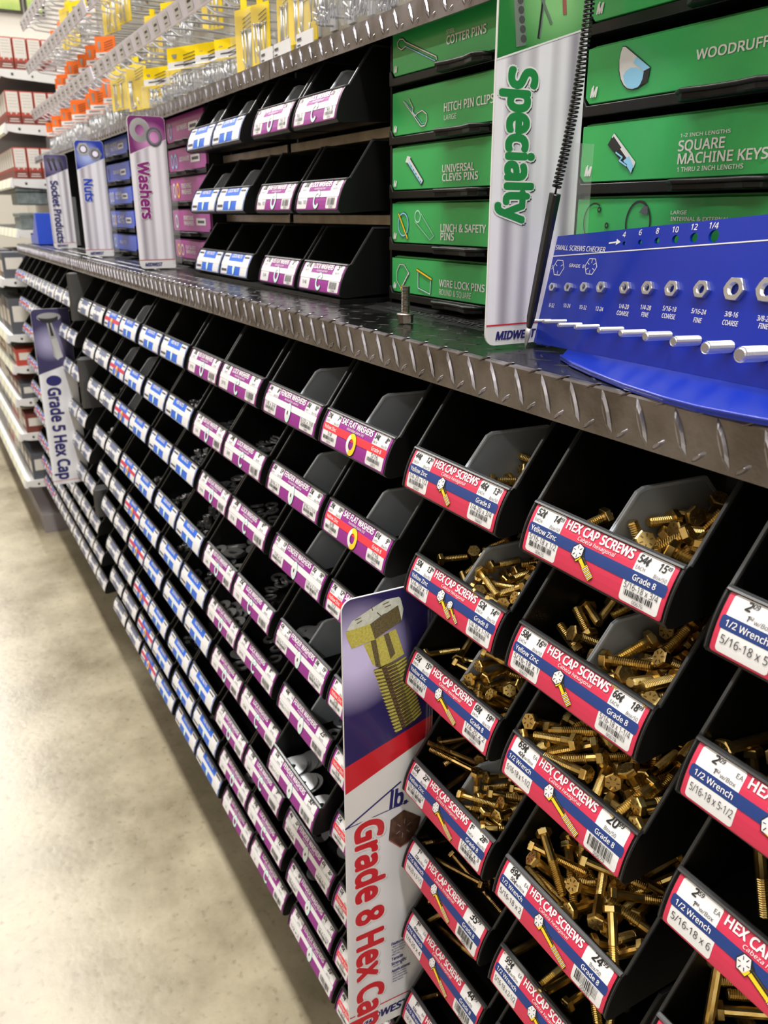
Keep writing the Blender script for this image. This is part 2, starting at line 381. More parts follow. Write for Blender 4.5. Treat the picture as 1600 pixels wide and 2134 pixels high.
def bin_label(W, base, stripe, title, sub, pic, L, R, stripes=('',''), name='price_label', detail=2, border=None):
    """L / R: dicts with keys p (price,cents), p2, cap1, cap2, size, code, bars"""
    A=Art(); H=HL
    A.rrect(0,0,W,H,.0022,border or base,0); A.rrect(.0006,.0006,W-.0006,H-.0006,.0018,base,1)
    bx=.245*W
    A.rrect(.025*W,.60*H,bx,.965*H,.0022,'white',2,(0,1,1,0)); A.rrect(.765*W,.60*H,.975*W,.965*H,.0022,'white',2,(0,1,1,0))
    A.rrect(.025*W,.035*H,.265*W,.42*H,.0022,'white',2,(1,0,0,1)); A.rrect(.735*W,.035*H,.975*W,.42*H,.0022,'white',2,(1,0,0,1))
    if stripe=='white' and detail>1:
        A.rrect(.012*W,.395*H,.988*W,.615*H,.001,'ink_soft',2); A.rrect(.012*W,.403*H,.988*W,.607*H,.001,'white',3)
    else: A.rrect(.012*W,.395*H,.988*W,.615*H,.002,stripe,3)
    if stripes[0]: A.text(stripes[0],.135*W,.455*H,.0038,'white',5,'c',bold=.02)
    if stripes[1]: A.text(stripes[1],.855*W,.455*H,.0038,'white',5,'c',bold=.02)
    A.text(title,.505*W,.775*H,.0062 if len(title)>9 else .0056,'white',5,'c',bold=.045,width=min(.47*W,.0052*len(title)))
    if sub: A.text(sub,.505*W,.665*H,.0027,'white',5,'c',shear=.2,width=.26*W)
    if pic[0]=='bolt':
        for i in range(pic[2] if len(pic)>2 else 1):
            A_L=pic[1]*(.8 if i else 1); pic_bolt(A,(.415+.115*i)*W,(.46-.06*i)*H,A_L,.0060 if not i else .0042,-math.asin(min(.9,(.0128-.002*i)/A_L)),5)
    else: pic_washer(A,.5*W,.33*H,.0112,pic[0],5)
    for d,x0,x1 in ((L,.03*W,.24*W),(R,.77*W,.97*W)):
        if not d: continue
        xm=(x0+x1)/2; xa=.035*W if d is L else .745*W; xb=.26*W if d is L else .965*W; xc=(xa+xb)/2
        if detail<2:
            A.stroke([(x0+.003,.83*H),(x1-.003,.83*H)],.0028,'ink_soft',5)
            A.stroke([(xa+.003,.2*H),(xb-.003,.2*H)],.0035,'ink_soft',5); continue
        if d.get('p2'):
            price(A,x0+.0006,.785*H,*d['p'],.0050,xs=.82); price(A,x1-.0002,.785*H,*d['p2'],.0050,align='r',xs=.82)
            A.text('EACH',x0+.001,.655*H,.0026,'ink_soft',5,xs=.9); A.text(d.get('box','Box/50'),x1-.0005,.635*H,.0026,'ink_soft',5,'r',shear=.15,xs=.9)
        else:
            price(A,xm+.001,.80*H,*d['p'],.0052 if 'sub' in d else .0066,align='c' if 'sub' not in d else 'r',xs=.95)
            if 'sub' in d: A.text('EA',x1-.0045,.80*H,.003,'ink_soft',5); price(A,xm+.0008,.66*H,*d['sub'],.0032,align='r',m='ink_soft'); A.text('w/Box',xm+.0015,.655*H,.0027,'ink_soft',5,shear=.1)
            else: A.text(d.get('box','Box/50'),xm,.645*H,.0029,'ink_soft',5,'c',xs=.9)
        if d.get('size'):
            big='bars' not in d and 'code' not in d
            hh=.0050 if big else .0041
            A.text(d['size'],xc,(.18 if big else .275)*H,hh,'ink',5,'c',width=min(.0034*len(d['size'])*hh/.0041,(xb-xa)*.96))
        if d.get('code'):
            big=not d.get('size')
            A.barcode(xa+.002,(.14 if big else .15)*H,xb-.004,(.37 if big else .255)*H,5,seed=int(d['code']))
            A.text(d['code'],xc,.055*H if not big else .045*H,.0024 if not big else .0029,'ink_soft',5,'c')
    return A.build(name, lab_map(W), cuts=CUTS, linkit=False)
# ------------------------------------------------------------------ fasteners
def bolt_mesh(af, hh, dia, L, m='gold', n=10, plain=0, head=True):
    """origin at mid length, axis +z towards the head"""
    mb=MB(); r=dia/2; z0=-(L+hh)/2; z1=z0+L
    prof=[(r*.75,z0),(r*.82,z0+.0003)]; p=.0016; z=z0+.0005; top=z1-plain
    while z+p<top: prof += [(r*.84,z),(r,z+p*.35),(r,z+p*.6)]; z+=p
    prof += [(r*.84,z),(r*.98,top),(r*.98,z1+.0002)]
    mb.lathe(prof,m,n,smooth=False)
    R=af/2/cos(pi/6); hx=[(R*cos(pi/3*i),R*sin(pi/3*i)) for i in range(6)]; 
    vs=[(x*.97,y*.97,z1) for x,y in hx]+[(x,y,z1+.0004) for x,y in hx]+[(x,y,z1+hh-.0008) for x,y in hx]+[(x*.88,y*.88,z1+hh) for x,y in hx]
    fs=[[5,4,3,2,1,0],[18,19,20,21,22,23]]+[[a*6+i,a*6+(i+1)%6,a*6+6+(i+1)%6,a*6+6+i] for a in range(3) for i in range(6)]
    mb.add(vs,fs,m)
    if head and n>8:
        for i in range(6):
            q=radians(60*i+30); c,s=cos(q),sin(q); a,b=af*.20,af*.38; w=af*.034
            P=[(a*c-w*s,a*s+w*c),(b*c-w*s,b*s+w*c),(b*c+w*s,b*s-w*c),(a*c+w*s,a*s-w*c)]
            mb.add([(x,y,z1+hh-.00005) for x,y in P]+[(x,y,z1+hh+.00028) for x,y in P],[(3,2,1,0),(4,5,6,7),(0,1,5,4),(1,2,6,5),(2,3,7,6),(3,0,4,7)],'gold_mark')
        mb.lathe([(af*.47,z1+hh-.0002),(af*.45,z1+hh+.00015),(af*.43,z1+hh-.0002)],m,18)
    return mb.mesh('hex_cap_screw')
def washer_mesh(ro,ri,t,m='zinc',split=False):
    mb=MB()
    if not split:
        mb.lathe([(ri,-t/2),(ro,-t/2),(ro,t/2),(ri,t/2)],m,22,smooth=False,ring=True)
    else:
        n=22; vs=[];fs=[]
        for i in range(n+1):
            q=radians(12+336*i/n); dz=t*(i/n-.5)*.8
            for r,z in ((ri,-t/2),(ro,-t/2),(ro,t/2),(ri,t/2)): vs.append((r*cos(q),r*sin(q),z+dz))
        for i in range(n):
            for k in range(4): k2=(k+1)%4; fs.append((i*4+k,i*4+k2,i*4+4+k2,i*4+4+k))
        fs += [(0,1,2,3),(n*4+3,n*4+2,n*4+1,n*4)]
        mb.add(vs,fs,m)
    return mb.mesh('washer')
def nut_mesh(af,dia,h,m='zinc',n=12):
    mb=MB(); R=af/2/cos(pi/6); vs=[];fs=[]
    for lev,(k,z) in enumerate(((.93,-h/2),(1,-h/2+.0006),(1,h/2-.0006),(.93,h/2))):
        for i in range(12):
            q=radians(30*i); rr=R if i%2==0 else R*cos(pi/6)
            if k<1: rr=min(rr, R*.93)
            vs.append((rr*cos(q),rr*sin(q),z))
    for a in range(3):
        for i in range(12): j=(i+1)%12; fs.append((a*12+i,a*12+j,a*12+12+j,a*12+12+i))
    o=len(vs); rad=[dia/2,dia/2*.86,dia/2,dia/2*.86,dia/2,dia/2*.86,dia/2]
    for a,r in enumerate(rad):
        for i in range(12): q=radians(30*i); vs.append((r*cos(q),r*sin(q),-h/2+h*a/6))
    for a in range(6):
        for i in range(12): j=(i+1)%12; fs.append((o+a*12+j,o+a*12+i,o+a*12+12+i,o+a*12+12+j))
    for i in range(12):
        j=(i+1)%12; fs.append((j,i,o+i,o+j)); fs.append((36+i,36+j,o+72+j,o+72+i))
    mb.add(vs,fs,m); return mb.mesh('hex_nut')
BOLT={}
def bolt_kind(k):
    """k = (family, length mm); family 14 = 1/4 in, 516 = 5/16 in"""
    if k not in BOLT:
        fam,L=k[0],k[1]/1000; m=k[2] if len(k)>2 else 'gold'
        BOLT[k]=bolt_mesh(.0111,.0042,.00635,L,m,plain=max(0,L-.026)) if fam==14 else bolt_mesh(.0127,.0053,.0079,L,m,plain=max(0,L-.028))
    return BOLT[k]
# ------------------------------------------------------------------ bin columns: (key, label x0, label x1)
ROWZ=[1.120,1.017,.917,.789,.688,.590,.472,.374,.284]
COLS=[('P3',-.291,-.147),('P2',-.468,-.332),('P1',-.628,-.491),('SAE',-.817,-.673),('FEN',-.990,-.834),('LOCK',-1.168,-1.018),('FLAT',-1.322,-1.180),
      ('N0',-1.492,-1.348),('N1',-1.650,-1.506),('N2',-1.822,-1.678),('N3',-1.972,-1.830),('G0',-2.140,-1.996),('G1',-2.300,-2.156)]
for k in range(9): COLS.append(('C%d'%k,-2.548-.140*k,-2.418-.140*k))
Y_OFF={('FEN',5):-.020}
X_OFF={('P2',0):.010,('P1',0):-.004,('P3',0):.006}

# ------------------------------------------------------------------ build: lower bins
DIV=link('bin_divider', divider_mesh()); DIVM=DIV.data; bpy.data.objects.remove(DIV)
_body={}
def body_for(W,rt=.060,deep=.125):
    k=(round(W,4),rt,deep)
    if k not in _body: _body[k]=bin_body(*k)
    return _body[k]
_far={}
def far_label(W,kind,pic='nut'):
    k=(round(W,3),kind,pic)
    if k in _far: return _far[k]
    args={'nut':('blue','white','HEX NUTS','',('nut',)),'locknut':('blue','white','LOCK NUTS','',('nut',)),'yznut':('blue','red','HEX NUTS','',('yellow',)),
          'flat':('purple','white','SAE FLAT WASHERS','Arandelas plana SAE',('flat',)),'lock':('purple','white','LOCK WASHERS','Arandelas seguridad',('lock',)),'fender':('purple','white','FENDER WASHERS','Arandelas ancha',('fender',)),
          'slate':('slate','white','','',('screw',)),'grey':('white','white','','',('screw',)),'sae':('purple','red','SAE FLAT WASHERS','Arandelas plana SAE',('yellow',))}[kind]
    a=list(args)
    if kind=='slate': a[0]='slate_label'
    if kind in('slate','nut','locknut','yznut','grey'): d={'p':('','')}; det=1
    else: d={'p':('','')}; det=1
    _far[k]=bin_label(W,a[0],a[1],a[2],a[3],a[4],d,d,name='price_label',detail=1, border={'blue':'white','slate_label':'white'}.get(a[0]))
    return _far[k]
M('slate_label',(.11,.14,.26),.4,coat=.35)
def P(a,b=None): return (a,b or '')
GB=dict(base='red',stripe='navy',title='HEX CAP SCREWS',sub='Cabeza hexagonal')
def pr(s): a,b=s.split('.') if '.' in s else (s,''); return (a,b)
LAB={}
def hx(col,row,L,R,pic,s=('Yellow Zinc','Grade 8')): LAB[(col,row)]=('HEX CAP SCREWS','Cabeza hexagonal','red','navy',s,pic,L,R)
def two(p,p2,size,code,box='Box/50'): return dict(p=pr(p),p2=pr(p2),size=size,code=code,box=box)
hx('P2',0,two('52¢','14.59','5/16-18 x 1/2','00675'),two('54¢','15.49','5/16-18 x 3/4','00676'),('bolt',.021))
hx('P2',1,two('58¢','16.99','5/16-18 x 1','00677'),two('66¢','18.99','5/16-18 x 1-1/4','00678'),('bolt',.021))
def one(p,sub,size): return dict(p=pr(p),sub=pr(sub),size=size)
def box(p,code): return dict(p=pr(p),code=code)
W2=('1/2 Wrench','Grade 8'); W7=('7/16 Wrench','Grade 8')
hx('P2',2,one('69¢','42¢','5/16-18 x 1-1/2'),box('20.99','00679'),('bolt',.038),W2)
hx('P2',3,one('89¢','50¢','5/16-18 x 2'),box('24.99','00681'),('bolt',.038),W2)
hx('P2',4,one('99¢','58¢','5/16-18 x 2-1/2'),box('28.99','00683'),('bolt',.038),W2)
hx('P2',5,one('1.21','72¢','5/16-18 x 3'),box('33.99','00685'),('bolt',.038),W2)
hx('P1',0,two('44¢','12.59','1/4-20 x 1/2','00660'),two('46¢','13.59','1/4-20 x 3/4','00661'),('bolt',.021))
hx('P1',1,two('50¢','13.99','1/4-20 x 1','00662'),two('52¢','14.99','1/4-20 x 1-1/4','00663'),('bolt',.022,2))
hx('P1',2,two('55¢','15.49','1/4-20 x 1-1/2','00664'),two('68¢','19.99','1/4-20 x 2','00666'),('bolt',.034))
hx('P1',3,two('85¢','22.99','1/4-20 x 2-1/2','00668'),two('1.05','28.99','1/4-20 x 3','00670'),('bolt',.034))
hx('P1',4,one('1.18','72¢','1/4-20 x 3-1/2'),box('35.99','00671'),('bolt',.034),W7)
hx('P1',5,one('1.48','90¢','1/4-20 x 4'),box('44.99','00672'),('bolt',.034),W7)
hx('P1',6,one('1.39','92¢','1/4-20 x 4-1/2'),box('46.99','00673'),('bolt',.034),W7)
hx('P3',0,one('2.09','1.52','5/16-18 x 5'),box('74.99','00690'),('bolt',.038),W2)
hx('P3',1,one('2.09','1.52','5/16-18 x 5-1/2'),box('74.99','00691'),('bolt',.038),W2)
hx('P3',2,one('2.59','1.88','5/16-18 x 6'),box('89.99','00692'),('bolt',.038),W2)
def ws(col,row,t,sub,st,s,pic,L,R): LAB[(col,row)]=(t,sub,'purple',st,s,(pic,),L,R)
YZ=('Yellow Zinc','Grade 8')
ws('SAE',0,'SAE FLAT WASHERS','Arandelas plana SAE','red_bright',YZ,'yellow',two('31¢','7.89','1/4','03910'),two('34¢','8.99','5/16','03911'))
ws('SAE',1,'SAE FLAT WASHERS','Arandelas plana SAE','red_bright',YZ,'yellow',two('39¢','10.49','3/8','03912'),two('61¢','9.39','7/16','03913','Box/25'))
ws('SAE',2,'SAE FLAT WASHERS','Arandelas plana SAE','red_bright',YZ,'yellow',two('79¢','12.99','1/2','03914','Box/25'),two('89¢','14.99','9/16','03915','Box/25'))
for r,(a,b,sz) in enumerate((('1.09','7.99','5/8'),('1.19','7.49','3/4'),('25¢','6.49','1/4'),('32¢','7.99','5/16'),('45¢','9.99','3/8'),('49¢','11.99','1/2'))):
    ws('SAE',3+r,'SAE FLAT WASHERS','Arandelas plana SAE','red_bright',YZ,'yellow',two(a,b,sz,'0392%d'%r),two(a,b,sz,'0393%d'%r))
FD=[('24¢','8.29','1/8 x 3/4','26¢','10.49','5/32 x 7/8'),('30¢','13.39','3/16 x 1','33¢','16.29','3/16 x 1-1/4'),('21¢','13.19','1/4 x 1','35¢','16.49','1/4 x 1-1/4'),('42¢','21.49','1/4 x 1-1/2','39¢','19.39','5/16 x 1-1/4'),
    ('44¢','','5/16 x 1-1/2','','23.99',''),('32¢','','3/8 x 1-1/2','','30.49',''),('46¢','22.19','3/8 x 2','47¢','26.49','1/2 x 2'),('40¢','18.49','3/8 x 1-1/4','67¢','17.99','1/2 x 1-1/2'),('97¢','','1/2 x 2','','39.99','')]
for r,(a,b,c,d,e,f) in enumerate(FD):
    L=two(a,b,c,'0387%d'%r,'Box/100') if b else dict(p=pr(a),sub=('',''),size=c)
    R=two(d,e,f,'0388%d'%r,'Box/100') if d else box(e,'0386%d'%r)
    ws('FEN',r,'FENDER WASHERS','Arandelas ancha','white',('',''),'fender',L,R)
for r,(a,s,e) in enumerate((('22¢','5/16','6.49'),('24¢','3/8','6.49'),('28¢','7/16','6.49'),('35¢','1/2','8.49'),('44¢','9/16','8.49'),('57¢','5/8','8.49'),('78¢','3/4','9.49'),('99¢','7/8','12.49'),('1.19','1','14.49'))):
    ws('LOCK',r,'LOCK WASHERS','Arandelas seguridad','white',('',''),'lock',dict(p=pr(a),size=s),box(e,'0394%d'%r))
for r,(a,s,e) in enumerate((('20¢','3/16','6.49'),('27¢','1/4','11.49'),('28¢','5/16','11.49'),('34¢','3/8','12.49'),('38¢','7/16','12.49'),('45¢','1/2','13.49'),('57¢','5/8','14.49'),('78¢','3/4','14.99'),('99¢','1','15.99'))):
    ws('FLAT',r,'USS FLAT WASHERS','Arandelas plana','white',('',''),'flat',dict(p=pr(a),size=s),box(e,'0385%d'%r))
ORD=['top','second','third','fourth','fifth','sixth','seventh','eighth','bottom']
COLNAME={'P3':'red screw label, right of the near steel upright','P2':'red screw label, left of the near steel upright','P1':'red screw label, right of the Grade 8 sign',
 'SAE':'purple and red label, left of the Grade 8 sign','FEN':'purple fender washer label','LOCK':'purple lock washer label','FLAT':'purple label showing a thin flat ring',
 'N0':'blue label, next to the purple ones','N1':'blue label, second column from the purple','N2':'blue label, third column from the purple','N3':'red-striped blue label',
 'G0':'grey label, next to the red-striped ones','G1':'grey label, against the steel filler panel'}
for k in range(9): COLNAME['C%d'%k]='white label, %s column beyond the filler panel'%['first','second','third','fourth','fifth','sixth','seventh','eighth','ninth'][k]
FARK={'N0':'nut','N1':'locknut','N2':'nut','N3':'yznut','G0':'slate','G1':'slate'}
HASDIV={('P1',0),('P1',1),('P1',2),('P1',3),('P2',0),('P2',1),('SAE',0),('SAE',1),('SAE',2),('SAE',3),('SAE',4),('FEN',0),('FEN',1),('FEN',2),('FEN',3),('N2',0),('N3',0),('N2',1),('N3',1),('N3',2),('FEN',4)}
BINS={}
def place_bin(x0,x1,y,z,lab,label,group,div,rt=.060):
    W=round(x1-x0,4); t=thing('hardware_bin',label,'bin',((x0+x1)/2,y,z),group)
    link('bin_body',body_for(W,rt,.125-min(0,y)),t)
    link('price_label',lab,t)
    if div: link('divider',DIVM,t)
    return t
for key,x0,x1 in COLS:
    for r,z in enumerate(ROWZ):
        if key=='P3' and r>3: continue
        W=x1-x0
        if (key,r) in LAB:
            t,sub,base,st,ss,pic,L,R=LAB[(key,r)]; lm=bin_label(W,base,st,t,sub,pic,L,R,ss)
        elif key in('P1','P2','P3'):
            lm=_far.setdefault((key,'x'),bin_label(W,'red','navy','HEX CAP SCREWS','Cabeza hexagonal',('bolt',.034),{'p':('','')},{'p':('','')},('','Grade 8'),detail=1))
        else: lm=far_label(W, FARK.get(key,'slate' if int(key[1:] if key[0]=='C' else 0)<7 else 'yznut'))
        lname=COLNAME[key]
        lab='black bin with %s, %s row'%(lname,ORD[r])
        if (key,r) in LAB and key in('P1','P2','P3','FEN') and LAB[(key,r)][6]:
            L=LAB[(key,r)][6]; lab='black bin labelled %s %s %s, %s row'%({'P1':'HEX CAP SCREWS','P2':'HEX CAP SCREWS','P3':'HEX CAP SCREWS','FEN':'FENDER WASHERS'}[key], L['p'][0]+('.'+L['p'][1] if L['p'][1] else ''), L.get('size',''), ORD[r])
        rt=.060 if r==0 or ROWZ[r-1]-z>.0965 else .052
        xo=X_OFF.get((key,r),0); BINS[(key,r)]=place_bin(x0+xo,x1+xo,Y_OFF.get((key,r),0),z,lm,lab,'hardware bins under the counter, %s row'%ORD[r],(key,r) in HASDIV,rt)
# upper bins on the counter
UC=[('u0',-1.074,-.951,'lock'),('u1',-1.220,-1.093,'flat'),('u2',-1.403,-1.276,'locknut'),('u3',-1.541,-1.412,'nut')]
UT={'lock':('LOCK WASHERS','Arandelas seguridad','lock'),'flat':('FLAT WASHERS','Arandelas plana','flat'),'locknut':('LOCK NUTS','','nut'),'nut':('HEX NUTS','','nut')}
UN={'lock':'purple LOCK WASHERS label with split ring','flat':'purple label with plain ring','locknut':'blue LOCK NUTS label','nut':'blue HEX NUTS label by the purple boxes'}
for ci,(k,x0,x1,kind) in enumerate(UC):
    for r,z in enumerate((1.4563,1.3585,1.2608)):
        W=x1-x0; t,sub,pic=UT[kind]
        if kind in('lock','flat'):
            t2={0:'FLAT WASHERS',1:'SAE FLAT WASHERS',2:'USS FLAT WASHERS'}[r] if kind=='flat' else t
            if r==0: L=two('20¢','5.49','No. 6','0394%d'%r); R=two('20¢','5.49','No. 8','0394%d'%(r+1))
            else: L=dict(p=('20¢' if r==1 else '21¢',''),size='No. 10' if r==1 else '1/4'); R=box('5.49','0394%d'%(r+2))
            lm=bin_label(W,'purple','white',t2,sub,(pic,),L,R)
        else: lm=far_label(W,kind)
        place_bin(x0,x1,.090,z,lm,'small black counter bin, %s, %s row'%(UN[kind],('top','middle','bottom')[r]),'small bins standing on the counter',r==0 or (r==1 and ci>1),.044)
# black FULL BOX SAVE cards standing at the back of the two top-row bins
for k,(c,w) in enumerate((('P2',.058),('P1',.052))):
    b=BINS[(c,0)].location; W=dict((q,(p1-p0)) for q,p0,p1 in COLS)[c]
    t=thing('saving_card','black card embossed FULL BOX SAVE at the back of the top %s bin'%('wide-screw' if c=='P2' else 'narrow-screw'),'card',(b.x+W/2-w/2-.002,b.y+.104,b.z+.004),'black saving cards in the top bins')
    mb=MB(); mb.prism([(-w/2,0),(w/2,0),(w/2,.052),(-w/2+.004,.056),(-w/2,.052)],0,.0014,'y','black_card'); mb.build('card',t,bevel=.0003)
    A=Art(); A.text('FULL BOX',0,.034,.0078,'black_edge',1,'c',bold=.03); A.text('SAVE',.008,.018,.0078,'black_edge',1,'c',bold=.03)
    A.build('embossed_lettering',lambda u,v,o:(u,-.0004-o,v),t)
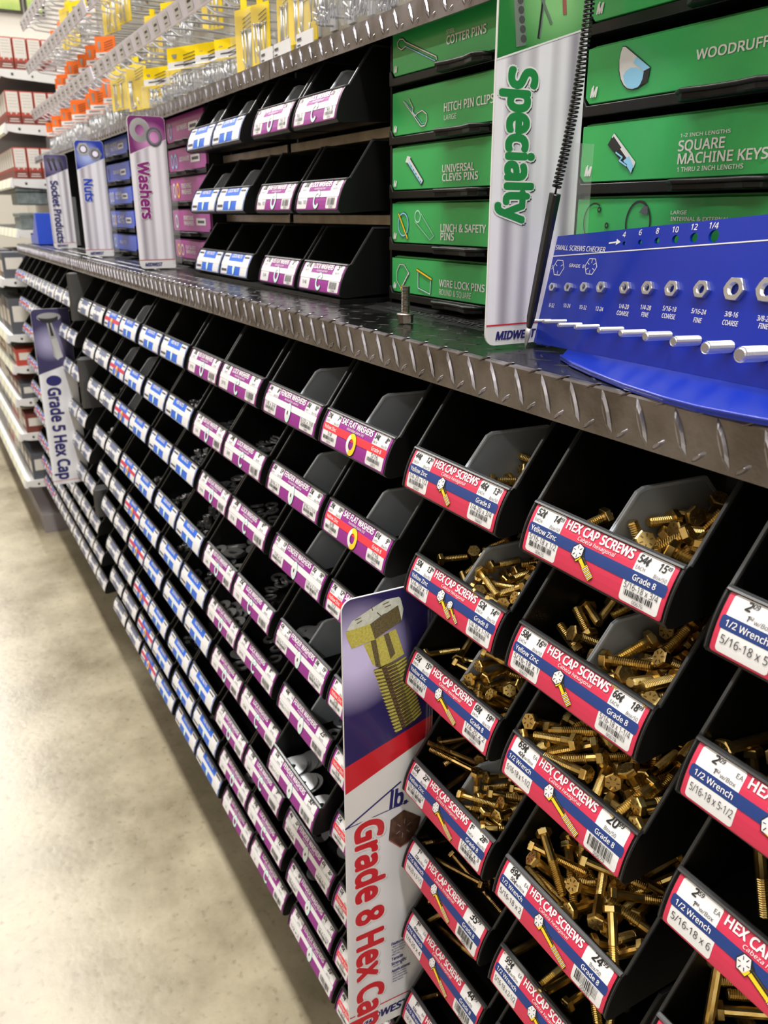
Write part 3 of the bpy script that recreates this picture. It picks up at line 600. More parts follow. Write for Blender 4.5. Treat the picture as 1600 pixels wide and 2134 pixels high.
# ------------------------------------------------------------------ contents
PILES=[[["P2",0,"L","b",[516,13]],[[-123,617,-175,12,84,11,-51],[-70,714,-225,29,-38,48,72],[-82,986,-213,4,26,-52,-80],[-69,522,-230,47,24,-59,59],[-104,1122,-85,13,-62,-48,59],[-243,1051,-178,99,1,0,-4],[-133,375,-105,84,24,-42,18],[-363,974,-218,2,55,28,77],[-487,1028,-216,9,50,39,-76],[-172,895,-217,77,40,48,-3],[-268,825,-222,48,23,59,-59],[-401,331,-106,79,-60,3,-5]]],[["P2",2,"F","b",[516,38]],[[-363,146,80,31,46,35,74],[-182,470,128,40,-69,-20,55],[25,970,191,21,57,-53,58],[118,1035,174,14,59,-58,52],[308,594,94,51,45,58,-44],[-374,300,95,41,77,-23,-41],[-105,178,42,41,30,44,73],[-228,660,23,12,-47,25,-83],[-261,732,118,84,6,-52,5],[-118,51,15,11,61,22,74],[465,184,49,42,-26,48,72],[133,166,-23,38,-63,27,60],[-260,985,105,53,-7,-61,57],[-645,257,12,60,32,39,-61],[154,489,90,82,-43,-33,1],[-259,229,14,77,-24,50,30],[286,958,166,72,-57,-34,-16],[152,345,-7,66,58,-4,46],[-564,816,79,11,17,78,-57],[15,1071,100,12,60,49,60],[-301,870,32,49,-2,-66,55],[-11,487,10,70,-61,33,8],[360,335,7,58,26,7,-76],[-646,925,52,19,-10,60,76],[446,511,67,79,-56,7,19],[-41,917,65,40,36,-43,71],[612,298,92,12,27,63,-70],[221,643,-4,15,18,-25,-93],[-389,925,-18,86,-43,-8,-21],[-506,32,-98,10,-84,-38,34],[-487,582,-62,13,53,21,-80],[387,999,192,72,-66,-14,-4],[-583,188,-87,52,47,32,-62],[448,178,-105,10,-46,-33,81],[-489,869,8,34,62,60,-34],[305,496,-41,35,26,-76,46],[-471,459,17,54,-47,-32,-60],[647,226,-29,22,14,-62,72],[66,371,-123,25,-20,71,-62],[-526,1033,-1,37,79,25,-39],[41,773,-123,11,46,-49,72],[-388,283,-38,26,3,58,76]]],[["P1",0,"R","b",[14,19]],[[119,373,-144,42,7,-70,56],[58,691,-17,36,-66,-52,-39],[56,555,-179,23,11,63,-72],[110,681,-111,79,58,-9,-12],[148,516,-240,12,50,-42,73],[145,642,-236,2,-57,32,-74],[114,372,-244,6,53,-39,74]]],[["P1",2,"R","b",[14,51]],[[335,295,7,83,10,49,-21],[263,406,193,69,53,-28,-38],[156,443,103,65,74,8,4],[342,387,33,86,20,45,9],[58,458,133,67,63,27,-24],[455,311,-108,42,33,32,-77],[304,710,154,75,-7,-55,33],[70,329,6,74,62,18,-13],[370,242,-129,85,48,-16,-3],[294,636,71,44,-49,47,-57],[57,391,-131,71,-67,-9,-15],[342,666,-41,30,-75,-33,-47],[299,309,-127,71,50,7,-47],[411,359,-33,59,-19,51,-58],[156,248,-127,15,-59,-59,-52],[220,196,-184,77,36,-47,20],[373,720,37,52,-56,-32,55],[268,942,111,51,-40,33,-67],[500,207,-151,35,65,40,-52],[141,751,-47,25,23,-61,71]]],[["P1",5,"F","b",[14,102]],[[-366,820,292,48,-30,77,25],[-198,182,-30,18,-80,-21,51],[-234,329,-23,80,28,44,25],[-420,752,209,0,-2,-91,-39],[-93,986,85,78,14,57,-14],[-481,317,33,17,-27,-36,-87],[198,489,59,68,-19,-57,41],[205,584,55,81,14,-55,-5],[-660,692,-45,62,-74,-16,-15]]],[["P3",3,"F","b",[516,76]],[[-371,839,57,65,-69,16,-23],[-231,615,45,57,53,-59,15],[-612,376,247,9,84,-48,18],[-157,136,38,18,-65,-38,62],[-500,832,73,16,16,72,64],[103,511,-16,53,-5,70,-45],[417,1026,140,43,-8,-87,-16],[-593,1112,254,14,6,97,-8],[-319,695,38,6,55,51,-64],[422,739,-8,23,46,12,-83],[-684,775,100,26,-48,-70,-43],[-147,505,-113,16,-70,4,68]]],[["FEN",6,"F","w",[0.016,0.0045,0.0016]],[[-251,893,-198,4,0,-1,99],[-212,520,-225,82,1,1,-56],[-638,782,-201,53,1,-1,83],[-639,448,-210,98,1,0,17],[-344,248,-284,25,0,1,-96],[220,459,-227,80,1,1,-59]]],[["LOCK",1,"F","s",[0.009,0.0052,0.0024]],[[-651,494,-203,16,4,13,97],[-396,486,-214,75,-5,-8,64],[-638,672,-158,28,-10,-9,-94],[-325,428,-233,82,-3,-5,55],[-681,456,-233,0,0,9,99],[-512,353,-252,90,16,-6,38],[-621,650,-194,9,-3,-8,-98]]],[["LOCK",6,"F","s",[0.012,0.007,0.003]],[[-648,591,-158,12,-71,68,-3],[-67,518,-167,18,-6,1,-97],[-418,1107,-142,42,-5,-18,-87],[-255,315,-216,71,8,-8,68]]],[["FLAT",4,"F","w",[0.017,0.0075,0.0024]],[[-558,738,-66,67,1,-1,73],[191,95,-154,81,13,-10,55],[-559,94,-162,94,15,-5,28],[-227,669,-88,75,5,-5,65],[-220,88,-172,30,7,17,-92],[-539,285,-231,73,12,10,-65],[-203,320,-215,94,18,3,-25],[-206,178,-217,83,16,8,-51],[177,88,-183,81,13,-10,55],[-551,375,-229,16,3,15,-97]]],[["N0",2,"F","n",[0.0127,0.0079,0.0068]],[[-667,390,-116,90,1,-1,41],[-542,458,-183,18,0,-1,97],[-658,554,-111,88,1,-1,46],[-559,285,-227,69,40,-58,3],[-668,417,-184,79,1,1,-60],[-362,319,-256,69,1,-1,71],[-506,436,-252,91,1,1,-40],[-53,250,-228,60,-62,31,39]]],[["N0",7,"F","n",[0.0143,0.0095,0.0083]],[[-653,974,-116,5,-62,-33,69],[-92,414,-47,12,-65,26,-69],[-455,206,-251,78,1,1,-61],[-389,664,-70,90,1,1,-40],[-641,416,-131,70,-28,-64,6],[-301,298,-219,52,67,24,-45]]],[["N2",3,"F","n",[0.0127,0.0079,0.0068]],[[-659,372,-254,33,0,1,-93],[-256,277,-227,50,52,-47,-48],[-517,271,-257,89,1,-1,43],[-325,403,-184,46,1,-1,88],[-608,499,-251,24,0,1,-96]]],[["C4",3,"F","n",[0.0127,0.0079,0.0068]],[[-574,216,-229,5,58,41,-69]]],[["P2",0,"R","b",[516,19]],[[132,651,44,10,57,-18,79],[64,471,15,65,-70,-14,-23],[337,302,-5,77,-39,22,-44],[498,229,-52,76,6,-58,25],[77,238,-59,20,-69,68,2],[199,128,-45,5,45,-16,87],[248,721,4,8,63,68,-34],[261,499,-3,2,12,62,-76],[92,951,28,94,7,24,-16],[105,401,-129,9,-32,-13,-92],[302,948,98,4,53,-11,83],[381,379,-86,35,62,-56,40],[359,711,-32,64,-74,11,7],[369,122,-134,30,-11,90,-27],[577,346,-27,50,-49,51,-48],[268,865,16,15,70,8,-67],[640,221,-16,86,-19,-1,45],[535,441,23,55,-5,-82,-12],[204,868,-107,55,3,61,55],[251,1047,-2,67,-65,-24,21],[198,370,-179,92,8,35,1],[102,1167,-41,98,9,-8,-11],[114,1044,-90,49,61,-7,60],[70,648,-95,75,-64,6,-7]]],[["P2",3,"F","b",[516,51]],[[-371,220,101,83,-10,-52,-11],[34,519,180,31,-27,-56,70],[-131,957,19,72,43,41,-33],[118,303,92,45,-1,71,-52],[270,637,55,45,5,-65,59],[137,740,96,5,-67,-48,-54],[-292,836,94,82,30,-16,-44],[-414,325,46,58,-15,-71,34],[70,962,26,0,-17,-43,-87],[499,103,41,24,-39,14,86],[-176,642,93,27,75,8,58],[396,408,-102,21,-50,68,48],[-386,564,100,45,-44,6,76],[-351,1127,71,39,-63,31,-59],[179,945,11,13,-30,-40,-84],[-27,366,1,88,45,1,-6],[-440,818,78,37,63,20,-64],[-477,923,132,74,-26,56,23],[80,307,-8,56,52,39,-49],[426,446,23,36,37,71,47],[-284,73,-58,70,23,65,15],[-313,384,-56,55,14,-55,-60],[246,726,-84,76,48,37,-21],[-387,269,-80,11,26,32,-89],[-417,739,-15,23,-61,16,-73],[224,460,-57,74,63,14,10],[-241,160,-114,20,66,18,69],[481,149,-99,88,-20,38,16],[-120,475,-32,46,-68,-32,-45],[-251,1069,-100,26,83,-1,47],[-411,598,-87,11,57,-16,-78],[268,1172,3,50,-39,70,-31],[-204,432,-146,74,45,44,17],[411,315,-179,11,-20,-57,77]]],[["P1",1,"L","b",[14,25]],[[-165,664,-146,60,-54,32,-48],[-419,713,-63,79,39,35,30],[-204,666,-64,64,40,-60,23],[-613,342,-77,56,43,-56,42],[-497,509,-48,80,6,38,-45],[-157,653,-236,66,62,27,30],[-490,801,-24,66,-17,63,35],[-257,1089,-5,7,27,-47,82],[-539,1071,-20,23,18,-67,-67],[-362,417,-88,80,-22,33,43],[-167,180,-92,34,-42,57,-60],[-588,824,-14,73,-18,48,43]]],[["P1",3,"L","b",[14,64]],[[-518,556,184,62,74,-5,-21],[-56,713,-230,47,48,49,-53],[-58,879,-82,65,-74,7,10],[-57,585,96,50,-55,46,46],[-112,883,211,63,74,12,-15],[-316,296,76,51,-1,77,34],[-406,345,106,61,-38,68,13],[-357,674,143,19,-27,60,-71],[-496,508,42,67,-68,10,24],[-588,641,124,10,10,-79,58],[-83,737,-147,70,63,20,-23],[-361,832,125,62,-64,-12,42],[-243,878,100,9,23,-55,-79],[-124,866,-23,73,-66,10,7],[-286,354,-58,60,77,-6,11],[-375,1180,23,48,28,14,81]]],[["P1",6,"F","b",[14,102]],[[-67,477,-80,74,-19,-62,11],[-65,580,-74,73,-18,-64,7],[-576,559,-178,38,-31,65,56],[-126,726,-135,15,42,52,71]]],[["FEN",3,"L","w",[0.0165,0.0045,0.0016]],[[-477,390,-171,5,-98,-12,7],[-246,726,-169,78,1,1,-61],[-610,623,-171,1,-97,-20,2],[-226,369,-246,27,2,9,-95],[-635,313,-197,99,1,0,5],[-617,744,-189,95,4,-1,26],[-226,226,-253,72,7,8,-67],[-233,743,-186,99,2,0,-6]]],[["FEN",7,"F","w",[0.016,0.0045,0.0016]],[[-200,805,-217,37,1,-1,92],[-160,457,-210,99,1,0,-1],[-84,1060,-223,87,-6,9,46],[-516,827,-195,37,6,-2,92],[-631,315,-253,94,10,-3,28],[-607,590,-240,53,1,-1,83]]],[["LOCK",2,"F","s",[0.01,0.0058,0.0024]],[[-602,537,-185,73,3,4,-66],[-670,323,-178,64,-7,-4,75],[-448,486,-228,44,1,-7,88],[-147,394,-240,71,2,1,-69],[-618,312,-238,93,7,-7,-34],[-417,289,-257,78,13,2,-59],[-669,830,-155,96,-7,-7,20]]],[["FLAT",1,"F","w",[0.01,0.0052,0.0016]],[[-629,351,-230,37,1,-1,92],[-611,543,-207,98,1,0,15],[-356,367,-229,49,1,1,-86],[-628,374,-246,97,1,0,17],[-345,384,-246,97,1,0,17]]],[["FLAT",5,"F","w",[0.017,0.0075,0.0024]],[[-505,344,-152,3,0,-1,99],[-173,255,-205,29,0,-1,95],[-457,824,-139,4,0,-1,99],[-176,485,-187,58,-6,-8,-80],[-517,384,-176,49,1,-1,86]]],[["N0",3,"F","n",[0.0143,0.0095,0.0083]],[[-250,357,5,49,1,-1,86],[-659,598,12,35,0,-1,93],[-250,364,-79,96,1,0,26],[-246,378,-162,88,1,1,-46],[-659,588,-73,94,1,0,-32],[-345,222,-221,57,58,39,40],[-640,357,-247,98,1,0,10],[34,227,-221,31,-30,-64,62],[-606,744,-68,37,1,1,-92],[-653,664,-154,16,0,-1,98]]],[["N1",3,"F","n",[0.0127,0.0079,0.0068]],[[-319,375,-116,98,1,0,-10],[-640,355,-224,15,-39,85,28],[-478,251,-257,1,-89,43,1],[-455,555,-111,97,1,0,22],[-659,499,-182,99,1,0,-7],[-670,221,-258,76,1,1,-63],[-308,407,-184,72,1,-1,68],[-336,409,-253,96,1,0,-25]]],[["G0",2,"F","n",[0.0127,0.0079,0.0068]],[[-636,260,-228,60,61,-36,34],[-475,400,-86,32,38,-60,61]]],[["P2",1,"L","b",[516,25]],[[-203,629,18,21,-20,64,-70],[-158,735,-30,67,59,42,11],[-84,483,-71,11,22,48,-83],[-69,963,-91,41,-29,-60,-61],[-64,318,-108,24,10,-54,79],[-535,582,4,11,58,-35,-71],[-169,819,66,65,-2,74,-8],[-72,1070,46,66,48,-38,41],[-419,856,41,46,-5,49,72],[-515,473,-39,52,25,80,4],[-69,938,-198,29,41,61,-60],[-336,351,-69,48,43,31,-69],[-573,774,-25,27,-45,44,72],[-503,329,-137,26,-69,44,-49]]],[["P2",4,"F","b",[516,64]],[[-647,904,-76,23,12,50,-82],[89,387,-23,46,24,-49,-68],[234,480,-76,21,-55,38,70],[-116,713,-36,72,-68,-6,2],[-407,938,-110,33,-14,-69,62],[-646,317,-89,17,14,68,-68],[112,818,-93,40,-3,-74,-51],[-279,332,-71,51,-33,45,64],[-38,514,-131,40,38,61,-55],[-169,323,-64,68,63,27,-24]]],[["P1",1,"R","b",[14,32]],[[57,439,96,17,10,67,-70],[292,106,78,46,-56,-27,62],[480,187,59,8,-46,-18,-85],[263,460,51,52,57,47,-41],[320,232,34,30,74,-18,-56],[489,202,-49,31,-6,58,-73],[323,649,167,8,-49,-34,-78],[387,425,60,45,-42,32,70],[420,138,-83,34,-60,-64,-30],[55,996,107,24,-11,52,80],[182,652,61,8,20,71,-65],[145,320,-82,24,29,-86,30],[116,655,-5,82,-47,-26,-14],[307,281,-69,21,-21,70,63],[55,587,-74,79,54,-11,23],[200,89,-130,39,-12,26,-87],[187,189,-106,6,51,30,-79],[59,307,-54,51,21,40,-72],[656,276,-2,46,33,40,-71],[403,467,-21,43,-59,28,61]]],[["P1",3,"R","b",[14,38]],[[223,144,68,3,70,27,-64],[55,518,92,77,56,-12,23],[114,843,128,54,-44,-42,-56],[326,435,69,54,15,-62,53],[56,242,62,19,-3,4,-97],[124,491,30,57,-73,-24,-25],[519,343,84,32,32,-59,66],[306,699,85,65,5,-63,39],[432,453,21,83,48,-17,16],[171,922,58,1,15,-75,63],[394,647,84,73,43,-51,7],[210,130,-39,62,50,-58,-3],[359,72,-89,82,-3,15,53],[234,1005,110,10,3,-63,-75],[567,185,-29,12,-22,-65,71],[311,151,-119,24,-67,-36,59],[176,387,-12,30,16,-63,69],[55,736,-39,20,-16,-49,-82],[297,243,-94,43,53,-52,-50],[520,321,-5,41,-69,-14,-56],[347,585,-8,66,-58,45,10],[234,667,-171,25,75,12,58],[216,355,-91,17,-53,24,-78],[271,530,-103,47,-30,48,66]]],[["P3",1,"F","b",[516,100]],[[-505,719,-111,77,60,13,4],[182,578,-57,50,13,75,-38],[-684,644,-159,57,51,-41,48],[36,669,-129,54,-8,69,46]]],[["FEN",4,"R","w",[0.012,0.0045,0.0014]],[[153,437,-234,73,1,-1,67],[305,251,-284,40,1,1,-90],[161,449,-249,99,1,0,10],[166,470,-278,79,1,-1,60],[152,481,-263,73,1,1,-67]]],[["SAE",4,"F","w",[0.012,0.006,0.0016]],[[-362,673,-238,99,1,0,6],[-616,1087,-223,34,0,-3,-93],[-257,435,-244,97,1,0,20],[-619,677,-238,44,1,-1,89],[63,459,-252,24,3,0,-96],[-511,280,-268,43,5,-5,89]]],[["LOCK",3,"F","s",[0.011,0.0062,0.0026]],[[-654,599,-143,98,10,5,-7],[-456,415,-232,71,1,-8,-69],[-530,768,-137,26,26,-92,-4],[-228,295,-254,34,9,-1,-92],[-442,570,-179,11,0,7,98]]],[["FLAT",2,"F","w",[0.012,0.0062,0.0018]],[[-572,589,-159,36,0,1,-92],[-245,427,-204,94,-1,-8,-29],[-581,382,-256,80,6,-4,57],[-11,227,-194,76,3,2,-63],[-583,542,-179,96,1,0,23],[-575,281,-249,52,8,-13,83],[-572,214,-251,78,12,-9,59]]],[["FLAT",7,"F","w",[0.017,0.0075,0.0024]],[[-537,403,-150,97,1,0,-21],[-203,491,-148,27,0,1,-95],[-541,774,-140,41,1,1,-90],[181,238,-155,47,1,1,-87],[-192,400,-175,90,1,1,-41]]],[["N0",4,"F","n",[0.0143,0.0095,0.0083]],[[-490,419,-77,83,1,-1,54],[-147,248,-220,15,67,-19,-68],[-425,590,-72,1,-75,65,1],[-264,481,-160,98,1,0,-13],[-616,188,-222,65,12,69,26],[-474,415,-245,98,1,0,-15]]],[["N1",4,"F","n",[0.0127,0.0079,0.0068]],[[-666,454,-183,31,0,-1,94],[-566,276,-257,63,1,1,-76],[-474,422,-253,79,1,-1,60],[-666,409,-253,86,1,-1,49],[-666,602,-179,88,1,-1,45],[-507,538,-180,15,0,1,-98],[-343,505,-181,88,1,1,-44]]],[["G1",3,"F","n",[0.0127,0.0079,0.0068]],[[-660,314,-256,49,1,1,-86],[-523,375,-155,68,46,-54,11],[-462,315,-256,81,1,-1,57],[-381,351,-186,77,1,-1,63]]],[["P2",1,"R","b",[516,32]],[[207,223,32,59,4,-76,22],[213,729,106,34,-18,-48,-77],[95,393,30,60,-24,45,60],[500,266,12,65,-72,-15,-11],[396,209,-14,25,-16,-78,-53],[405,531,25,79,40,-32,31],[178,142,-85,2,-44,10,-88],[68,903,45,36,21,55,-71],[69,671,-26,55,-64,43,28],[256,1013,95,24,-9,62,73],[164,1004,28,38,-35,47,70],[69,712,-149,46,-73,-37,-30],[294,491,-11,49,-55,54,37],[185,461,-47,19,23,-67,66],[280,877,-25,67,72,13,-3],[207,19,-65,33,-68,-39,51],[410,779,14,59,-31,-1,73],[645,134,-124,20,1,-30,92],[227,592,-128,32,6,70,-62],[110,396,-130,9,20,71,-66],[480,553,-87,39,4,76,50],[306,219,-148,56,44,51,-47],[566,219,-111,38,-77,-31,-38],[487,346,-135,65,69,5,-29]]],[["P1",0,"L","b",[14,13]],[[-646,808,-190,1,-67,73,1],[-592,672,-235,63,57,-28,42],[-233,765,-232,20,17,-60,-75],[-648,968,-186,1,-71,-69,-1]]],[["P1",2,"L","b",[14,38]],[[-289,847,-11,36,73,-18,-53],[-507,438,-38,65,41,60,-20],[-489,1180,-78,48,43,-71,-24],[-72,379,-41,70,-48,22,45],[-216,815,-78,27,16,71,62],[-630,251,-78,47,41,-52,57],[-56,795,-229,72,-65,10,17],[-191,323,-97,74,49,-33,-29],[-208,680,-148,51,48,12,69],[-378,523,-143,58,33,50,53],[-492,684,-61,18,53,-8,-81],[-510,998,-80,77,-32,-52,-11]]],[["P1",4,"F","b",[14,89]],[[-244,1028,-131,66,-20,-71,-1],[-656,428,-153,55,-66,-36,-33],[-215,622,-67,70,-1,-57,-41],[-212,155,-79,72,5,63,24],[-557,762,-150,68,-48,-38,-38],[17,1031,-69,50,-32,57,-55],[-158,735,-97,65,24,70,8],[248,510,-74,8,70,11,-68],[93,287,-110,63,-31,-60,35]]],[["P3",2,"F","b",[516,110]],[[4,783,161,64,49,57,10],[-575,681,231,95,24,12,-3],[238,506,60,34,76,-4,54],[141,1044,161,53,-6,-83,-9],[-526,420,276,95,3,-13,-25],[-154,420,109,75,-39,-11,51],[-482,978,247,22,-21,11,94],[138,922,110,33,-64,15,-66]]],[["FEN",5,"F","w",[0.021,0.0045,0.0016]],[[-453,130,-199,98,9,-1,14],[-62,122,-228,98,10,-3,1],[-516,466,-238,84,8,5,-51],[-495,324,-248,80,7,6,-58],[-547,640,-245,98,8,1,-8],[-45,196,-246,53,8,7,-83],[509,139,-211,95,6,-2,26],[-517,215,-251,76,7,6,-63]]],[["SAE",6,"F","w",[0.012,0.006,0.0016]],[[-530,500,-243,69,1,1,-71],[-586,1082,-226,1,0,1,-99],[-262,501,-260,65,1,1,-74],[-35,745,-253,3,0,-1,99],[-10,526,-276,92,1,-1,37],[-423,729,-226,75,-1,4,-65]]],[["LOCK",4,"F","s",[0.012,0.007,0.003]],[[-411,665,-178,13,-4,5,-98],[-576,836,-137,50,8,8,85],[-379,431,-226,86,7,-10,47],[-646,418,-179,49,6,-12,85],[-28,247,-206,53,5,-6,83]]],[["FLAT",3,"F","w",[0.017,0.0075,0.0024]],[[-146,236,-31,79,1,1,-59],[-564,429,-92,10,-59,78,-11],[-522,837,-13,99,1,0,1],[-485,419,-94,72,-11,-9,66],[-559,97,-130,73,14,-12,64],[325,103,-136,64,7,-12,74],[-173,259,-55,6,0,2,-99],[-141,631,-38,99,5,0,6],[-32,82,-184,43,14,15,-87],[-247,305,-104,18,0,2,-97],[-528,817,-39,99,1,0,-4],[-202,271,-80,97,2,0,-20],[-544,799,-64,94,1,0,-31],[-268,321,-128,95,1,0,28]]],[["N0",1,"F","n",[0.0127,0.0079,0.0068]],[[-666,372,-185,0,0,-1,99],[-262,389,-116,89,1,1,-42],[-468,319,-226,24,69,-10,-66],[-385,385,-224,1,-60,-34,-70],[-665,635,-109,1,-99,-3,0],[-666,412,-253,49,1,1,-86]]],[["N0",5,"F","n",[0.0143,0.0095,0.0083]],[[-275,430,-77,36,1,1,-92],[-643,438,-77,10,0,-1,98],[-273,591,-66,56,-64,-26,-43],[-656,890,-64,86,1,-1,48],[-502,598,-72,7,0,1,-99],[-643,427,-245,98,1,0,-16]]],[["N1",6,"F","n",[0.0127,0.0079,0.0068]],[[-486,431,-183,18,0,1,-97],[-662,253,-257,13,0,-1,98],[-449,221,-258,1,-78,61,1],[-477,568,-180,88,1,-1,45],[-353,420,-253,98,1,0,-14],[-648,382,-254,98,1,0,-13]]],[["C2",2,"F","n",[0.0127,0.0079,0.0068]],[]]]
NAMES={'b':('hex_cap_screw','screw'),'w':('flat_washer','washer'),'s':('lock_washer','washer'),'n':('hex_nut','nut')}
_fm={}
for (col,row,side,kind,key),items in PILES:
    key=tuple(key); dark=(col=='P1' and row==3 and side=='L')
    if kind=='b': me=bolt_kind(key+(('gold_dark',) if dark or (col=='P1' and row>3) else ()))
    else:
        if (kind,key) not in _fm: _fm[(kind,key)]=washer_mesh(*key,m='zinc' if kind=='s' or key[0]<.016 else 'zinc_dull') if kind=='w' else (washer_mesh(*key,split=True) if kind=='s' else nut_mesh(*key))
        me=_fm[(kind,key)]
    b=BINS[(col,row)].location; sd={'L':'left half of the ','R':'right half of the ','F':''}[side]
    tgt='%s-row bin of %s'%(ORD[row],{'P1':'narrow-labelled screws','P2':'wide-labelled screws','P3':'long screws','FEN':'fender washers','SAE':'SAE flat washers','LOCK':'lock washers','FLAT':'plain flat washers'}.get(col,'nuts with '+COLNAME[col].split(',')[0]))
    if col[0] in 'NGC': tgt='%s-row bin, %s'%(ORD[row],{'N0':'blue column beside the purple','N1':'second blue column','N2':'third blue column','G0':'grey column beside the red-striped','G1':'grey column by the panel'}.get(col,COLNAME[col].split('label, ')[1]))
    look={'b':'brassy cap screw','w':'shiny flat washer','s':'shiny split washer','n':'bright hex nut'}[kind]
    if dark: look='dark bronzed cap screw'
    for it in items:
        o=link(NAMES[kind][0],me); o.rotation_mode='QUATERNION'
        o.location=(b.x+it[0]/1e4,b.y+it[1]/1e4,b.z+it[2]/1e4)
        q=Quaternion([c/99 for c in it[3:]]); q.normalize(); o.rotation_quaternion=q
        tag(o,'%s in the %s%s'%(look,sd,tgt),NAMES[kind][1],'%s in the %s%s'%({'b':'hex cap screws','w':'flat washers','s':'lock washers','n':'hex nuts'}[kind],sd,tgt))
# ------------------------------------------------------------------ counter with diamond plate
def lug(mb,c,u,v,n,L,w,h,m='diamond_plate'):
    """raised lens-shaped lug: centre c, long axis u, cross axis v, normal n"""
    c,u,v,n=Vector(c),Vector(u).normalized(),Vector(v).normalized(),Vector(n)
    pts=[];N=5
    top=[c+u*L/2,]+[c+u*(L/2*cos(pi*i/(N+1)))+v*(w/2*sin(pi*i/(N+1))) for i in range(1,N+1)]+[c-u*L/2]+[c-u*(L/2*cos(pi*i/(N+1)))-v*(w/2*sin(pi*i/(N+1))) for i in range(1,N+1)]
    k=len(top); mid=[c+(p-c)*.62+n*h*.8 for p in top]; r=[c+u*L*.22+n*h,c-u*L*.22+n*h]
    vs=top+mid+r; fs=[(i,(i+1)%k,k+(i+1)%k,k+i) for i in range(k)]
    h1=N+1
    for i in range(k):
        a=k+i;b=k+(i+1)%k; near=2*k if (mid[i]-r[0]).length<(mid[i]-r[1]).length else 2*k+1
        nb=2*k if (mid[(i+1)%k]-r[0]).length<(mid[(i+1)%k]-r[1]).length else 2*k+1
        if near==nb: fs.append((a,b,near))
        else: fs.append((a,b,nb,near))
    mb.add(vs,fs,m)
def counter(x0,x1,name,label,y0=-.002,y1=.31,zt=1.216,fh=.032,pitch=.0305,depth=.125,th=.0025,flip=False):
    mb=MB(); r=.0022
    prof=[(y0,zt-fh),(y0,zt-r),(y0+r*.3,zt-r*.3),(y0+r,zt),(y1,zt),(y1,zt-th),(y0+th+.001,zt-th),(y0+th,zt-th-.001),(y0+th,zt-fh)]
    mb.prism(prof,x0,x1,'x','diamond_plate'); mb.add([(x0,y0+.004,zt+.0001),(x1,y0+.004,zt+.0001),(x1,y1,zt+.0001),(x0,y1,zt+.0001)],[(0,1,2,3)],'plate_top_shaded')  # thin top skin, coloured darker in place of dark reflections
    n=int((x1-x0)/pitch); up=(0,0,1); f=(0,-1,0)
    for i in range(n+1):
        x=x0+(i+.5)*pitch
        if x+.006>x1: break
        s=1
        lug(mb,(x,y0,zt-fh*.50),(.42*s,0,-1),(1,0,.42*s),f,fh*.96,.0048,.0024)
        if x+pitch*.5+.007<x1:
            lug(mb,(x+pitch*.5,y0,zt-fh*.83),(.75*s,0,.62),(-.62,0,.75*s),f,.0125,.0034,.0020)
            lug(mb,(x+pitch*.5,y0+.001,zt-.0014),(.8*s,.3,.35),(0,1,0),(0,-.6,.8),.013,.0034,.0014)
        j=0
        while (j+1)*pitch*.5<depth:
            y=y0+.006+(j+.6)*pitch*.5; q=(i+j)%2; xx=x+(pitch*.5 if j%2 else 0)
            if xx+.012<x1: lug(mb,(xx,y,zt),(1,.8 if j%2 else -.8,0),(.8 if j%2 else -.8,-1,0),up,.022,.0046,.0006,'plate_top_shaded')
            j+=1
    return tag(mb.build(name),label,'counter')
SEAM=[-3.56,-2.3895,-1.2055]
counter(-1.2035,-.02,'counter_top','diamond plate counter section with the blue gauge board standing on it')
counter(-2.3875,-1.2055,'counter_top','diamond plate counter section carrying the Washers and Nuts signs')
counter(-3.56,-2.3895,'counter_top','diamond plate counter section at the far end under the Socket Products sign')
# upper diamond rail shelves
def rail(x0,x1,label):
    mb=MB(); y0,zt,fh=.100,1.518,.024
    mb.prism([(y0,zt-fh),(y0,zt),(.33,zt),(.33,zt-.0025),(y0+.0025,zt-.0025),(y0+.0025,zt-fh)],x0,x1,'x','diamond_plate')
    n=int((x1-x0)/.0305)
    for i in range(n):
        x=x0+(i+.5)*.0305
        lug(mb,(x,y0,zt-fh*.45),(.40,0,-1),(1,0,.4),(0,-1,0),fh*.94,.0044,.0022)
        lug(mb,(x+.0125,y0,zt-fh*.8),(.75,0,.62),(-.62,0,.75),(0,-1,0),.0075,.003,.0011)
    tag(mb.build('upper_shelf'),label,'shelf')
rail(-1.2035,-.02,'diamond plate upper shelf over the green drawers')
rail(-2.3875,-1.2055,'diamond plate upper shelf under the yellow packets')
rail(-3.56,-2.3895,'diamond plate upper shelf under the orange packets')
# ------------------------------------------------------------------ gondola carcass
mb=MB(); mb.box(-3.56,.30,.0,-.02,.33,1.21,'black_matte'); 
for x in (-3.55,-2.389,-1.2045,-.03): mb.box(x-.004,.135,.0,x+.004,.299,1.212,'black_matte')
mb.box(-3.56,.1282,.16,-.02,.30,.18,'black_matte'); mb.box(-3.55,.14,0,-.03,.16,.16,'black_matte')
cc=mb.build('display_carcass'); tag(cc,'black steel carcass of the long fastener display behind the bins','display')
for a,b,lb in ((-1.20,-.03,'behind the red-labelled bins'),(-2.385,-1.21,'behind the blue-labelled bins'),(-3.55,-2.395,'behind the far white-labelled bins')):
    mb=MB(); mb.box(a,.1256,0,b,.1280,1.183,'black_matte')
    for i in range(24): mb.box(a+.01,.1254,.2+i*.04,b-.01,.1256,.206+i*.04,'black_plastic')
    tag(mb.build('louvred_panel'),'black louvred steel panel %s'%lb,'panel')
